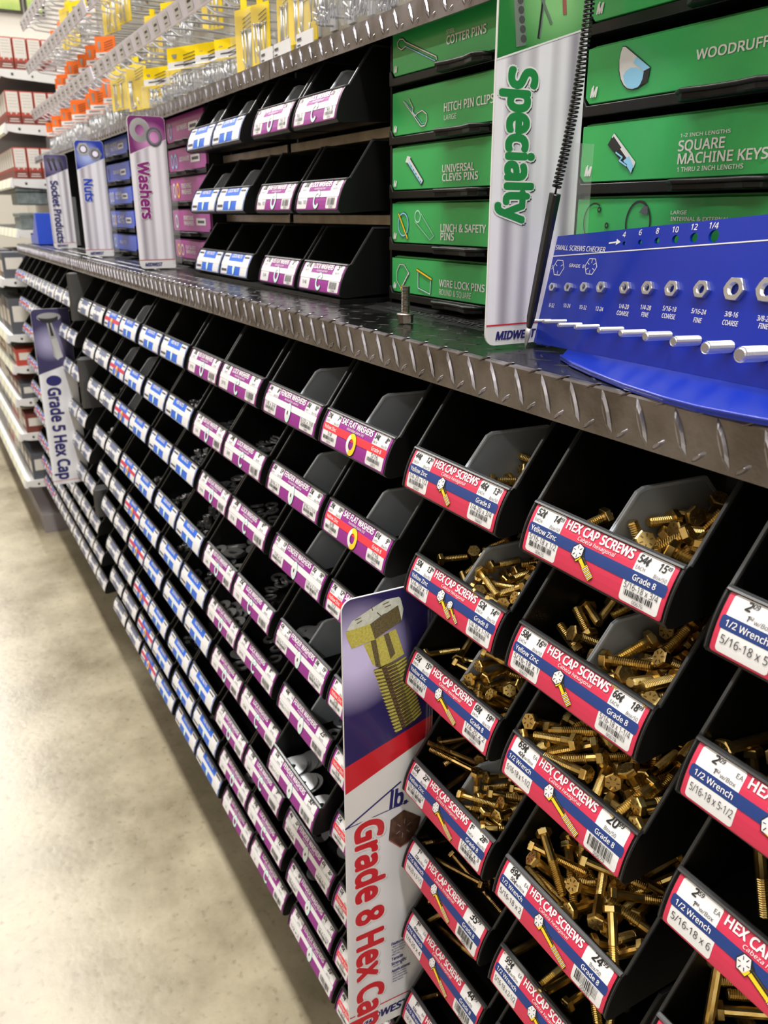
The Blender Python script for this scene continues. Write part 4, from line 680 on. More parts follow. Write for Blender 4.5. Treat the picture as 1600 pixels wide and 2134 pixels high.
# slotted uprights between bin groups, with hanging bars behind every row
for x,lb in ((-.312,'between the two right-hand columns of red labels'),(-.654,'behind the tall Grade 8 sign'),(-1.004,'between the fender and lock washer bins'),(-1.335,'between the flat washer and blue nut bins'),(-1.664,'between the second and third blue nut columns'),(-1.985,'beside the red-striped nut bins')):
    mb=MB(); mb.box(x-.006,.106,0,x+.006,.110,1.183,'dark_metal'); mb.box(x-.006,.1101,0,x-.0045,.1245,1.183,'dark_metal'); mb.box(x+.0045,.1101,0,x+.006,.1245,1.183,'dark_metal')
    for i in range(24): mb.box(x-.0015,.1052,.2+i*.04,x+.0015,.1059,.215+i*.04,'black_matte')
    tag(mb.build('slotted_upright'),'dark slotted steel upright '+lb,'upright','slotted uprights of the bin rack')
for a,b,lb in ((-1.20,-.03,'red-labelled'),(-2.385,-1.21,'blue-labelled'),(-3.55,-2.395,'far white-labelled')):
    mb=MB(); mb.box(a,.045,.236,b,.1050,.2450,'dark_metal'); tag(mb.build('support_ledge'),'dark steel ledge carrying the bottom row of %s bins'%lb,'ledge')
# filler panels between the near and far bin blocks
for z0,z1,w in ((1.06,1.178,'upper'),(.83,.96,'middle'),(.52,.60,'lower')):
    mb=MB(); mb.prism([(-2.372,-.010),(-2.330,-.026),(-2.322,-.020),(-2.322,.125),(-2.372,.125)],z0,z1,'z','dark_metal')
    tag(mb.build('filler_panel',bevel=.001),'%s bent dark steel filler panel between the grey-labelled bin blocks'%w,'panel')

# ------------------------------------------------------------------ big printed signs standing out between the bins
def bigsign(X,y0,y1,z0,z1,label,sub,art):
    t=thing('printed_sign',label,'sign',(X,0,0))
    r=.012; pts=[(y0+r-r*cos(radians(a)),z1-r+r*sin(radians(a))) for a in range(0,91,15)][::-1]
    pts=[(y1,z0),(y1,z1)]+pts+[(y0,z0)]
    mb=MB(); mb.prism(pts[::-1],-.0009,.0009,'x','white'); mb.build('panel',t)
    mb=MB(); 
    for k in range(3): mb.box(.0009,y1-.008+k*.0032,z0+.02,.003,y1-.0068+k*.0032,z1-.03,'clear')
    mb.build('mounting_channel',t)
    art(t,pts); return t
XM=lambda u,v,o:(.0010+o,u,v)
def poly_clip_art(A,pts,m,l): A.poly(pts,m,l)
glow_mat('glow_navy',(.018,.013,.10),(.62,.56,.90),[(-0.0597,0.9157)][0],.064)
def g8(t,outline):
    A=Art(); y0,y1,z0,z1=-.0735,.0285,.4215,.9785
    A.poly([(y0+.0002,z0),(y1,z0),(y1,[(0.0258,0.8007)][0][1]),(y0+.0002,[(-0.0750,0.7610)][0][1])],'drape_pale',0)
    A.poly([(y0,[(-0.0750,0.7610)][0][1]),(y1,[(0.0257,0.8019)][0][1]),(y1,[(0.0253,0.8244)][0][1]),(y0,[(-0.0754,0.7938)][0][1])],'red_sign',1)
    r=.011; arc=[(y0+r-r*cos(radians(a)),z1-r+r*sin(radians(a))) for a in range(0,91,15)]
    A.poly([(y0,[(-0.0754,0.7938)][0][1]),(y1,[(0.0253,0.8244)][0][1]),(y1,z1)]+arc[::-1],'glow_navy',1)
    A.poly([(-0.0745,0.7608),(0.0258,0.8007),(0.0266,0.7581),(0.0012,0.7254),(-0.0741,0.7187)],'white',2)
    # the pictured bolt
    A.poly([(-0.0510,0.9275),(-0.0389,0.9306),(-0.0156,0.9362),(-0.0082,0.9136),(-0.0057,0.9056),(-0.0332,0.8967),(-0.0414,0.9035)],'bolt_olive',3)
    A.poly([(-0.0435,0.9296),(-0.0377,0.9303),(-0.0320,0.8975),(-0.0379,0.9003)],'bolt_olive_dark',4)
    A.poly([(-0.0290,0.9328),(-0.0236,0.9341),(-0.0160,0.9092),(-0.0214,0.9042)],'bolt_olive_dark',4)
    A.poly([(-0.0693,0.9474),(-0.0635,0.9559),(-0.0433,0.9644),(-0.0260,0.9704),(-0.0121,0.9700),(-0.0091,0.9643),(-0.0132,0.9573),(-0.0295,0.9556),(-0.0445,0.9479),(-0.0637,0.9460)],'bolt_pale',4)
    A.poly([(-0.0698,0.9464),(-0.0440,0.9484),(-0.0389,0.9306),(-0.0640,0.9271),(-0.0689,0.9394)],'bolt_olive',5)
    A.poly([(-0.0440,0.9484),(-0.0132,0.9613),(-0.0090,0.9438),(-0.0389,0.9306)],'bolt_olive_dark',5)
    A.poly([(-0.0132,0.9613),(-0.0109,0.9692),(-0.0071,0.9559),(-0.0090,0.9438)],'bolt_pale',5)
    La,Lb,Ra,Rb=[(-0.0403,0.8971),(-0.0145,0.8157),(-0.0044,0.9029),(0.0158,0.8291)]
    N=19
    def lp(a,b,f): return (a[0]+(b[0]-a[0])*f,a[1]+(b[1]-a[1])*f)
    A.poly([La,Lb,lp(Lb,Rb,.3),Rb,Ra],'bolt_olive_dark',3)
    for i in range(N):
        f0,f1=i/N,(i+.55)/N
        def row(f):
            a,b=lp(La,Lb,f),lp(Ra,Rb,f); return [(lp(a,b,q)[0],lp(a,b,q)[1]-.0035*sin(pi*q)) for q in (0,.12,.25,.4,.55,.7,.85,1)]
        a,b=row(f0),row(f1); a[0]=(a[0][0]-.0014,a[0][1]-.0006); a[-1]=(a[-1][0]+.0012,a[-1][1]-.0004)
        for k in range(7):
            m='bolt_olive' if k in(0,1,5,6) else ('maroon_dark' if k in (2,3) else 'bolt_olive_dark')
            A.poly([a[k],b[k],b[k+1],a[k+1]],m,4)
        A.poly([a[3],lp(a[3],b[3],.35),lp(a[5],b[5],.35),a[5]],'bolt_olive',5)
    for seg in ([(-0.0295,0.9660),(-0.0236,0.9672)],[(-0.0279,0.9626),(-0.0215,0.9637)],[(-0.0601,0.9565),(-0.0540,0.9576)],[(-0.0581,0.9525),(-0.0530,0.9543)],[(-0.0425,0.9665),(-0.0410,0.9621)],[(-0.0363,0.9589),(-0.0321,0.9543)]): A.stroke(seg,.0009,'bolt_olive_dark',6)
    # house line with the load figure
    A.stroke([(-0.0741,0.7187),(-0.0090,0.7538)],.0022,'navy_sign',3); A.stroke([(-0.0741,0.7187),(0.0012,0.7254)],.0010,'navy_sign',3)
    a,b=[(-0.0218,0.7243),(-0.0218,0.7452)]; A.text('lb.',a[0],a[1],b[1]-a[1],'navy_sign',4,bold=.05,xs=.7,shear=.1)
    c=[(-0.0209,0.7096),(-0.0046,0.7164),(0.0167,0.6992),(0.0109,0.6758),(-0.0088,0.6697),(-0.0231,0.6853)]
    A.poly([(p[0],p[1]-.002) for p in c],'bolt_rust',3); A.poly(c,'maroon_dark',4)
    cx=sum(p[0] for p in c)/6; cz=sum(p[1] for p in c)/6
    for i in range(6):
        q=radians(60*i+20); A.stroke([(cx+.005*cos(q),cz+.006*sin(q)),(cx+.0095*cos(q),cz+.012*sin(q))],.0007,'zinc_dull',5)
    p0,p1,q0,q1=[(-0.0652,0.7181),(-0.0264,0.7062),(-0.0659,0.4276),(-0.0669,0.6053)]
    L=p0[1]-q0[1]; h=(p1[0]-p0[0])*.80; yb=p0[0]+.003
    for off,mm,l,bd in (((.0014,-.0010),'shadow_grey',3,.09),((0,0),'white',4,.12),((0,0),'red_sign',5,.056)):
        A.text('Grade 8 Hex Cap',yb+off[0],p0[1]+off[1],h,mm,l,bold=bd,rot=-pi/2,width=L)
    a,b=[(-0.0203,0.5412),(0.0021,0.5045)]
    z=a[1]
    for k,(s,hh,ind) in enumerate((('Features:',.0040,0),('- Built in washer face',.0022,0),('  for load bearing',.0022,0),('- High strength',.0022,0),('  alloy steel',.0022,0),('Tensile',.0042,0),('Strength:',.0042,0),('- 150,000 PSI',.0022,0),('Applications:',.0038,0),('- Engines, frames',.0022,0),('- Farm machinery',.0022,0),('- Heavy equipment',.0022,0),('- Shop repairs',.0022,0))):
        z-=hh*1.75; A.text(s,a[0]+.001,z,hh,'navy_sign',4,bold=.05 if hh>.003 else .015,xs=.78)
    A.poly([(y0,.454),(y1,.454),(y1,.4525),(y0,.4525)],'red_sign',3); A.poly([(y0,.4525),(y1,.4525),(y1,z0),(y0,z0)],'white',2)
    A.text('MIDWEST',y0+.012,.434,.010,'navy_sign',4,bold=.06,shear=.2)
    A.build('printed_artwork',XM,t)
M('red_sign',(.52,.012,.022),.38,coat=.25); M('navy_sign',(.018,.018,.13),.4); M('shadow_grey',(.22,.21,.25),.5)
bigsign(-.645,-.074,.029,.421,.979,'tall white and navy sign reading Grade 8 Hex Cap, with a large yellow-zinc bolt','',g8)
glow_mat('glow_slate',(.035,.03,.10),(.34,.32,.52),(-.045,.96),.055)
def g5(t,outline):
    A=Art(); y0,y1,z0,z1=-.0845,.0215,.5255,1.0585
    A.poly([(y0,z0),(y1,z0),(y1,.90),(y0,.868)],'drape_pale',0)
    A.poly([(y0,.868),(y1,.90),(y1,z1),(y0+.010,z1),(y0+.003,z1-.004),(y0,z1-.010)],'glow_slate',1)
    A.stroke([(y0,.868),(y1,.90)],.0016,'white',2)
    T=lambda pts:[(-.070+p[0]*.001,1.04-p[1]*.001) for p in pts]
    A.disc(-.036,1.035,.034,.013,'zinc_dull',2); A.poly(T([(2,4),(60,4),(58,14),(40,22),(14,20)]),'ink',3); A.disc(-.040,1.037,.026,.006,'zinc',3)
    A.poly(T([(26,22),(40,22),(60,120),(44,132),(34,120)]),'zinc_dull',2); A.poly(T([(30,22),(36,22),(42,60),(34,60)]),'ink',3)
    for i in range(14):
        z=70+i*4.2; A.poly(T([(33+i*.6,z),(49+i*.8,z-3),(49+i*.8,z-1),(33+i*.6,z+2)]),'white',3)
    A.disc(-.045,.848,.022,.016,'navy_sign',2)
    for off,mm,l,bd in (((0,0),'white',3,.14),((0,0),'navy_sign',4,.056)):
        A.text('Grade 5 Hex Cap',-.065,.826,.034,mm,l,bold=bd,rot=-pi/2,width=.285)
    A.poly([(y0,.537),(y1,.537),(y1,.5355),(y0,.5355)],'red_sign',3)
    A.build('printed_artwork',XM,t)
bigsign(-2.683,-.085,.022,.525,1.059,'tall sign reading Grade 5 Hex Cap, with a grey bolt on dark violet','',g5)
# ------------------------------------------------------------------ category signs standing on the counter
def csign(X,y0,y1,z1,text,label,colm,art,dark,tz,th=.0200):
    z0=1.2195; w=y1-y0; t=thing('category_sign',label,'sign',(X,0,0),None); r=.009
    def rr(o,r):
        out=[]
        for cy,cz,a in ((y1-r-o,z1-r-o,0),(y0+r+o,z1-r-o,90),(y0+r+o,z0+r+o,180),(y1-r*.3-o,z0+r*.3+o,270)):
            q=r if a!=270 else r*.3
            out+=[(cy+q*cos(radians(a+15*i)),cz+q*sin(radians(a+15*i))) for i in range(7)]
        return out
    mb=MB(); mb.prism(rr(0,r),-.0008,.0008,'x','white'); mb.build('panel',t)
    mb=MB(); mb.box(.0008,y1-.005,z0+.008,.0035,y1+.012,z1-.12,'clear'); mb.box(-.004,y1-.004,1.2165,.004,y1+.02,1.2195,'clear'); mb.build('mounting_channel',t)
    A=Art(); zl,zr=z1-.067,z1-.040
    A.poly([(y0+.0006,z0+.0160),(y1-.0006,z0+.0160),(y1-.0006,zr),(y0+.0006,zl)],'drape',0)
    A.poly([(y0+.0006,zl),(y1-.0006,zr),(y1-.0006,z1-r)]+[(y1-r+(r-.0006)*cos(radians(15*i)),z1-r+(r-.0006)*sin(radians(15*i))) for i in range(7)]+[(y0+r-(r-.0006)*sin(radians(15*i)),z1-r+(r-.0006)*cos(radians(15*i))) for i in range(7)],colm,1)
    A.stroke([(y0+.0006,zl),(y1-.0006,zr)],.0012,'white',2)
    A.stroke([(y0+.0006,z0+.0160),(y1-.0006,z0+.0165)],.0011,'red_sign',3)
    for off,mm,l,bd in ((.0011,'ink',2,.09),(0,'white',3,.115),(0,dark,4,.065)):
        A.text(text,y0+.013+off,tz[0]-off,th,mm,l,bold=bd,rot=-pi/2,width=tz[0]-tz[1])
    A.text('MIDWEST',y0+.010,z0+.0045,.0062,'navy_sign',3,bold=.06,shear=.2,width=w*.46)
    art(A,y0,y1,z1); A.build('printed_artwork',XM,t); return t
def art_pins(A,y0,y1,z1):
    A.poly([(y0+.010,z1-.004),(y0+.018,z1-.002),(y0+.026,z1-.056),(y0+.017,z1-.058)],'zinc',3)
    for i in range(8): A.disc(y0+.0155+i*.0011,z1-.010-i*.006,.0026,.0026,'ink_soft',4)
    A.stroke([(y0+.032,z1-.002),(y0+.040,z1-.020),(y0+.037,z1-.050)],.0024,'ink',3); A.stroke([(y0+.033,z1-.002),(y0+.041,z1-.020),(y0+.038,z1-.050)],.0012,'zinc',4)
    A.stroke([(y0+.036,z1-.022),(y0+.048,z1-.040)],.0022,'zinc',4)
    A.stroke([(y0+.056,z1-.003),(y0+.060,z1-.032)],.0036,'bolt_rust',4); A.stroke([(y0+.052,z1-.020),(y0+.068,z1-.010),(y0+.072,z1-.016)],.0015,'gold',4)
def art_wash(A,y0,y1,z1):
    A.ring(y0+.022,z1-.025,.019,.021,.45,'zinc_dull',3); A.ring(y0+.022,z1-.025,.017,.019,.5,'zinc',4)
    A.ring(y0+.048,z1-.036,.015,.017,.62,'slate',5); A.ring(y0+.048,z1-.036,.0115,.013,.85,'zinc',6)
def art_nuts(A,y0,y1,z1):
    for x,z,r in ((y0+.020,z1-.020,.016),(y0+.047,z1-.030,.016)):
        A.poly([(x+r*cos(radians(60*i)),z+r*sin(radians(60*i))) for i in range(6)],'zinc_dull' if x<y0+.03 else 'zinc',3); A.disc(x,z,r*.6,r*.6,'slate',4); A.disc(x,z,r*.42,r*.42,'strip_lilac',5)
def art_sock(A,y0,y1,z1):
    for x in (.014,.028,.046): A.stroke([(y0+x,z1-.018),(y0+x+.006,z1-.044)],.006,'ink',3); A.disc(y0+x,z1-.016,.006,.006,'ink_soft',4)
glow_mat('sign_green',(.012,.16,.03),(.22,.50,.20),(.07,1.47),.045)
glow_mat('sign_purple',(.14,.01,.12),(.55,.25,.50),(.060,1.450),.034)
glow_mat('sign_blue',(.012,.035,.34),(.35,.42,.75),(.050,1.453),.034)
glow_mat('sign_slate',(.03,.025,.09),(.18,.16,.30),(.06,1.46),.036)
M('green_text',(.012,.20,.05),.4); M('purple_text',(.20,.012,.16),.4); M('blue_text',(.015,.05,.42),.4)
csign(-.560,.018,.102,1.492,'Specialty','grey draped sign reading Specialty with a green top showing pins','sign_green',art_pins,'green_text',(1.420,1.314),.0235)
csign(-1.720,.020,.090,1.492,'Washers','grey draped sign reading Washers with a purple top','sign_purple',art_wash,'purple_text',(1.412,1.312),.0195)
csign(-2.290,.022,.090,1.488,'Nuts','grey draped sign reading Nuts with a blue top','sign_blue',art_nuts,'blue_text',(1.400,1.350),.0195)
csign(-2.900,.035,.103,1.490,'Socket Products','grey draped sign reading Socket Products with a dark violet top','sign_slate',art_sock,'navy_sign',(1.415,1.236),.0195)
# ------------------------------------------------------------------ slide-out cardboard drawers
FY=.120
YM=lambda u,v,o:(u,-.0003-o,v)
def m_logo(A,x,z,h=.0055): A.text('M',x,z,h,'white',3,bold=.07,shear=.2,xs=.9); A.disc(x+h*.42,z+h*1.12,h*.12,h*.12,'white',3)
def drawer(x0,w,z0,z1,box,art,label,group,handle=True):
    t=thing('cardboard_drawer',label,'drawer',(0,FY,0),group)
    x1=x0+w; h=z1-z0; c=.005
    mb=MB(); mb.prism([(x0+c,z0),(x1-c,z0),(x1,z0+c),(x1,z1),(x0,z1),(x0,z0+c)],0,.165,'y',box); bx_=mb.build('box',t,bevel=.0006)
    mb=MB(); mb.box(x0+.001,.006,z1+.0003,x1-.001,.010,z1+.0022,box); mb.box(x0+.0005,.0035,z1+.0003,x1-.0005,.0055,z1+.0012,'cardboard'); mb.build('lid_flap',bx_,bevel=.0004)
    mb=MB(); mb.prism([(x0-.004,z0-.009),(x1+.004,z0-.009),(x1+.004,z0+.006),(x1+.001,z0+.006),(x1-.004,z0-.0012),(x0+.004,z0-.0012),(x0-.001,z0+.006),(x0-.004,z0+.006)],-.002,.165,'y','black_plastic')
    tr_=mb.build('tray',t,bevel=.0006)
    hx=x0+w*.40; mb=MB()
    hp=[(hx,-.002),(hx+.003,-.011),(hx+.012,-.017),(hx+.030,-.013),(hx+.055,-.013),(hx+.073,-.017),(hx+.082,-.011),(hx+.085,-.002)]
    mb.prism(hp[::-1],z0-.0088,z0-.0022,'z','black_plastic'); mb.tube([(a,b,z0-.0030) for a,b in hp],.0022,'black_plastic',6)
    mb.build('handle',tr_,bevel=.0008)
    A=Art(); art(A,x0,z0,w,h); 
    if A.bm: A.build('printed_front',YM,bx_)
    return t
def txt(A,s,p,m='white',bold=.035,l=3):
    """p = [baseline left, baseline right, cap top left] measured on the front"""
    A.text(s,p[0][0],p[0][1],p[2][1]-p[0][1],m,l,bold=bold,width=p[1][0]-p[0][0])
def outline(A,pts,w,m='white',closed=False,l=3,edge='ink'):
    A.stroke(pts,w*1.8,edge,l,closed); A.stroke(pts,w,m,l+1,closed)
def a_cotter(A,x0,z0,w,h):
    m_logo(A,x0+.005,z0+.004)
    txt(A,'COTTER PINS',[(-0.7856,1.4758),(-0.7189,1.4712),(-0.7859,1.4831)]); txt(A,'STEEL',[(-0.7860,1.4850),(-0.7719,1.4838),(-0.7861,1.4885)],bold=.02)
    loop=[(-0.8659,1.4861),(-0.8740,1.4841),(-0.8812,1.4870),(-0.8834,1.4918),(-0.8782,1.4947),(-0.8710,1.4936),(-0.8659,1.4901),(-0.8043,1.4681),(-0.8033,1.4654)]
    outline(A,loop,.0012); outline(A,[(-0.8659,1.4861),(-0.8060,1.4645)],.0010,'pale_blue')
def a_hitch(A,x0,z0,w,h):
    m_logo(A,x0+.005,z0+.004)
    txt(A,'HITCH PIN CLIPS',[(-0.7878,1.4165),(-0.7028,1.4147),(-0.7882,1.4240)]); txt(A,'LARGE',[(-0.7875,1.4086),(-0.7651,1.4080),(-0.7877,1.4134)],bold=0)
    outline(A,[(-0.8692,1.4343),(-0.8324,1.4068),(-0.8246,1.4067),(-0.8200,1.4118),(-0.8211,1.4173),(-0.8299,1.4217),(-0.8396,1.4199),(-0.8445,1.4175),(-0.8506,1.4218),(-0.8487,1.4253),(-0.8579,1.4355)],.0009)
    outline(A,[(-0.8651,1.4329),(-0.8305,1.4090),(-0.8247,1.4094)],.0006,'pale_blue')
def a_clevis(A,x0,z0,w,h):
    m_logo(A,x0+.005,z0+.004)
    txt(A,'UNIVERSAL',[(-0.7886,1.3601),(-0.7310,1.3603),(-0.7889,1.3670)]); txt(A,'CLEVIS PINS',[(-0.7883,1.3516),(-0.7243,1.3514),(-0.7886,1.3585)])
    A.poly([(-0.8642,1.3743),(-0.8549,1.3786),(-0.8250,1.3530),(-0.8308,1.3484)],'ink',2); A.poly([(-0.8621,1.3742),(-0.8559,1.3772),(-0.8270,1.3530),(-0.8309,1.3498)],'pale_blue',3); A.poly([(-0.8589,1.3755),(-0.8559,1.3772),(-0.8270,1.3535),(-0.8289,1.3517)],'white',4)
    A.poly([(-0.8641,1.3733),(-0.8601,1.3794),(-0.8528,1.3780),(-0.8578,1.3720)],'white',4)
    for q in [(-0.8516,1.3688),(-0.8464,1.3648),(-0.8412,1.3607),(-0.8361,1.3567),(-0.8320,1.3527)]: A.disc(q[0],q[1],.0008,.0008,'ink',5)
def a_linch(A,x0,z0,w,h):
    m_logo(A,x0+.005,z0+.004)
    txt(A,'LINCH & SAFETY',[(-0.7895,1.3023),(-0.7078,1.3036),(-0.7898,1.3097)]); txt(A,'PINS',[(-0.7892,1.2939),(-0.7638,1.2943),(-0.7895,1.3011)])
    c,=[(-0.8685,1.3085)]; A.ring(c[0],c[1],.0125,.0135,.84,'ink',2); A.ring(c[0],c[1],.0118,.0128,.88,'pale_blue',3)
    outline(A,[(-0.8785,1.3197),(-0.8586,1.2938)],.0020,'yellow',l=4)
    c,=[(-0.8371,1.3172)]; A.ring(c[0],c[1],.0062,.0065,.84,'pale_mint',3); outline(A,[(-0.8421,1.3117),(-0.8104,1.2934),(-0.8027,1.2975),(-0.8301,1.3202)],.0005,'pale_mint',l=3)
def a_wire(A,x0,z0,w,h):
    m_logo(A,x0+.005,z0+.004)
    txt(A,'WIRE LOCK PINS',[(-0.7902,1.2465),(-0.7061,1.2477),(-0.7904,1.2535)]); txt(A,'ROUND & SQUARE',[(-0.7898,1.2378),(-0.7295,1.2386),(-0.7901,1.2438)],bold=0)
    outline(A,[(-0.8720,1.2379),(-0.8823,1.2464),(-0.8824,1.2572),(-0.8757,1.2650),(-0.8658,1.2650),(-0.8569,1.2580),(-0.8547,1.2550)],.0009,'white'); outline(A,[(-0.8548,1.2571),(-0.8709,1.2402)],.0016,'white'); outline(A,[(-0.8699,1.2424),(-0.8731,1.2368)],.0014,'yellow',l=5)
    outline(A,[(-0.8368,1.2612),(-0.8060,1.2528)],.0018,'yellow',l=5); outline(A,[(-0.8347,1.2592),(-0.8342,1.2417),(-0.8085,1.2368),(-0.8071,1.2537)],.0010,'pale_mint')
def a_wood(A,x0,z0,w,h):
    m_logo(A,x0+.007,z0+.005,.0065)
    a=[(-0.4665,1.4195),(-0.4115,1.4166),(-0.4675,1.4255)]; A.text('WOODRUFF KEYS',a[0][0],a[0][1],a[2][1]-a[0][1],'white',3,bold=.035,width=(a[1][0]-a[0][0])*1.55)
    A.poly([(-0.5397,1.4387),(-0.5356,1.4381),(-0.5085,1.4205),(-0.5095,1.4143),(-0.5109,1.4107),(-0.5150,1.4093),(-0.5196,1.4075),(-0.5255,1.4072),(-0.5307,1.4084),(-0.5350,1.4109),(-0.5387,1.4152),(-0.5415,1.4215),(-0.5421,1.4297),(-0.5412,1.4344)],'ink',2)
    A.poly([(-0.5391,1.4380),(-0.5149,1.4188),(-0.5152,1.4144),(-0.5166,1.4107),(-0.5198,1.4085),(-0.5256,1.4079),(-0.5308,1.4091),(-0.5347,1.4118),(-0.5383,1.4162),(-0.5406,1.4220),(-0.5416,1.4296),(-0.5407,1.4343)],'white',3); A.poly([(-0.5149,1.4188),(-0.5088,1.4199),(-0.5104,1.4106),(-0.5180,1.4096)],'ink',4)
    A.poly([(-0.5360,1.4182),(-0.5334,1.4211),(-0.5286,1.4227),(-0.5226,1.4220),(-0.5148,1.4181),(-0.5156,1.4135),(-0.5175,1.4102),(-0.5207,1.4083),(-0.5256,1.4082),(-0.5308,1.4098),(-0.5344,1.4134)],'pale_blue',4); A.poly([(-0.5391,1.4380),(-0.5360,1.4375),(-0.5089,1.4202),(-0.5149,1.4188)],'white',4); A.poly([(-0.5236,1.4294),(-0.5209,1.4278),(-0.5089,1.4202),(-0.5149,1.4188),(-0.5261,1.4259)],'pale_blue',5)
def a_square(A,x0,z0,w,h):
    m_logo(A,x0+.007,z0+.005,.0065)
    txt(A,'1-2 INCH LENGTHS',[(-0.4729,1.3711),(-0.4294,1.3706),(-0.4732,1.3734)],bold=.03)
    txt(A,'SQUARE',[(-0.4738,1.3621),(-0.4332,1.3625),(-0.4748,1.3688)]); txt(A,'MACHINE KEYS',[(-0.4731,1.3535),(-0.3974,1.3530),(-0.4741,1.3602)]); txt(A,'1 THRU 2 INCH LENGTHS',[(-0.4728,1.3483),(-0.4156,1.3485),(-0.4732,1.3512)],bold=.03)
    A.poly([(-0.5472,1.3708),(-0.5407,1.3790),(-0.5152,1.3568),(-0.5181,1.3484)],'ink',2); A.poly([(-0.5407,1.3787),(-0.5152,1.3568),(-0.5166,1.3528),(-0.5430,1.3761)],'white',3)
    A.poly([(-0.5466,1.3705),(-0.5410,1.3766),(-0.5314,1.3678),(-0.5373,1.3647)],'ink',3); A.poly([(-0.5281,1.3584),(-0.5224,1.3615),(-0.5168,1.3541),(-0.5187,1.3491)],'pale_blue',4); outline(A,[(-0.5368,1.3647),(-0.5295,1.3609),(-0.5323,1.3586),(-0.5246,1.3548)],.0012,'pale_blue',l=4)
def a_ret(A,x0,z0,w,h):
    txt(A,'LARGE',[(-0.4744,1.3194),(-0.4595,1.3194),(-0.4748,1.3219)],bold=.03); txt(A,'INTERNAL & EXTERNAL',[(-0.4738,1.3149),(-0.4214,1.3165),(-0.4742,1.3176)],bold=.03)
    c,=[(-0.5562,1.3133)]; A.ring(c[0],c[1],.0125,.0150,.92,'ink',3,a0=60,a1=310); q=[(-0.5506,1.3229),(-0.5407,1.3109)]; 
    for k in q: A.disc(k[0],k[1],.0022,.0024,'ink',4); A.disc(k[0],k[1],.0008,.0009,'green',5)
    c,=[(-0.5067,1.3130)]; A.ring(c[0],c[1],.0135,.0165,.88,'ink',3,a0=-20,a1=200); k,=[(-0.5016,1.3237)]; A.poly([(k[0]-.005,k[1]-.003),(k[0],k[1]+.002),(k[0]+.004,k[1]+.001),(k[0]+.004,k[1]-.005)],'slate',4)
def a_plain(A,x0,z0,w,h): m_logo(A,x0+.007,z0+.005,.0065); A.disc(x0+.05,z0+.02,.012,.010,'white',2); A.disc(x0+.05,z0+.02,.009,.007,'pale_blue',3)
GZ=[(1.460,1.501),(1.401,1.444),(1.345,1.389),(1.289,1.331),(1.234,1.272)]
DG='slide-out cardboard drawers on the counter'
for (z0,z1),a,s in zip(GZ,(a_cotter,a_hitch,a_clevis,a_linch,a_wire),('COTTER PINS','HITCH PIN CLIPS','UNIVERSAL CLEVIS PINS','LINCH & SAFETY PINS','WIRE LOCK PINS')):
    drawer(-.895,.262,z0,z1,'green',a,'green cardboard drawer printed %s'%s,DG)
for (z0,z1),a,s in zip([(1.460,1.501),(1.402,1.442),(1.344,1.386),(1.289,1.331),(1.234,1.272)],(a_plain,a_wood,a_square,a_ret,a_plain),('with a round pale picture, above WOODRUFF','printed WOODRUFF','printed SQUARE MACHINE KEYS','printed LARGE INTERNAL & EXTERNAL','at the bottom, behind the blue gauge board')):
    drawer(-.578,.262,z0,z1,'green',a,'green cardboard drawer %s'%s,DG)
def wash_art(rings,lines,tagx):
    def f(A,x0,z0,w,h):
        for i,(m1) in enumerate(rings): A.ring(x0+.028+.026*i,z0+h*.46,.0095,h*.34,.66,m1,3,rot=.25)
        for i,s in enumerate(lines): A.text(s,x0+w*.32,z0+h*(.42-.25*i+.12*(len(lines)-1)),h*.19,'white',3,bold=.04,width=w*.27)
        if tagx: A.rrect(x0+w*tagx,z0+h*.30,x0+w*tagx+.058,z0+h*.62,.002,'white',2); A.stroke([(x0+w*tagx+.01,z0+h*.46),(x0+w*tagx+.048,z0+h*.46)],h*.13,'ink_soft',3)
    return f
for (z0,z1),(r,l,tx,s) in zip([(1.452,1.496),(1.399,1.439),(1.344,1.387),(1.288,1.327),(1.236,1.270)],((['pale_blue'],['FLAT WASHERS'],.62,'FLAT WASHERS'),(['pale_blue','pale_blue'],['LOCK WASHERS'],.62,'LOCK WASHERS'),(['white','yellow'],['FINISHING','WASHERS'],0,'FINISHING WASHERS'),(['pale_mint'],['BONDED SEALING','WASHERS'],.66,'BONDED SEALING WASHERS'),(['yellow','cream'],['FLAT & LOCK','WASHERS'],0,'FLAT & LOCK WASHERS'))):
    drawer(-1.820,.245,z0,z1,'purple_box',wash_art(r,l,tx),'purple cardboard drawer printed %s'%s,DG)
for (z0,z1),(r,l,tx,s) in zip([(1.456,1.496),(1.398,1.438),(1.344,1.382),(1.287,1.327),(1.233,1.270)],((['white','zinc_dull'],['HEX','NUTS'],.62,'topmost in its blue stack, with white nuts drawn'),(['slate'],['COUPLING'],.62,'second in its blue stack, with a dark nut drawn'),(['white','white'],['WING','NUTS'],.6,'third in its blue stack, with two white nuts drawn'),(['white','yellow'],['CAP','NUTS'],.66,'fourth in its blue stack, with a yellow nut drawn'),(['pale_mint'],['NUTS'],0,'lowest in its blue stack'))):
    drawer(-2.425,.260,z0,z1,'blue_box',wash_art(r,l,tx),'blue cardboard drawer, %s'%s,DG)
for k,(z0,z1) in enumerate(GZ): drawer(-3.300,.262,z0-.002,z1-.004,'slate_box',wash_art(['zinc_dull','zinc_dull'],[],0),'dark slate cardboard drawer, %s in the stack behind the Socket Products sign'%['topmost','second','middle','fourth','lowest'][k],DG)
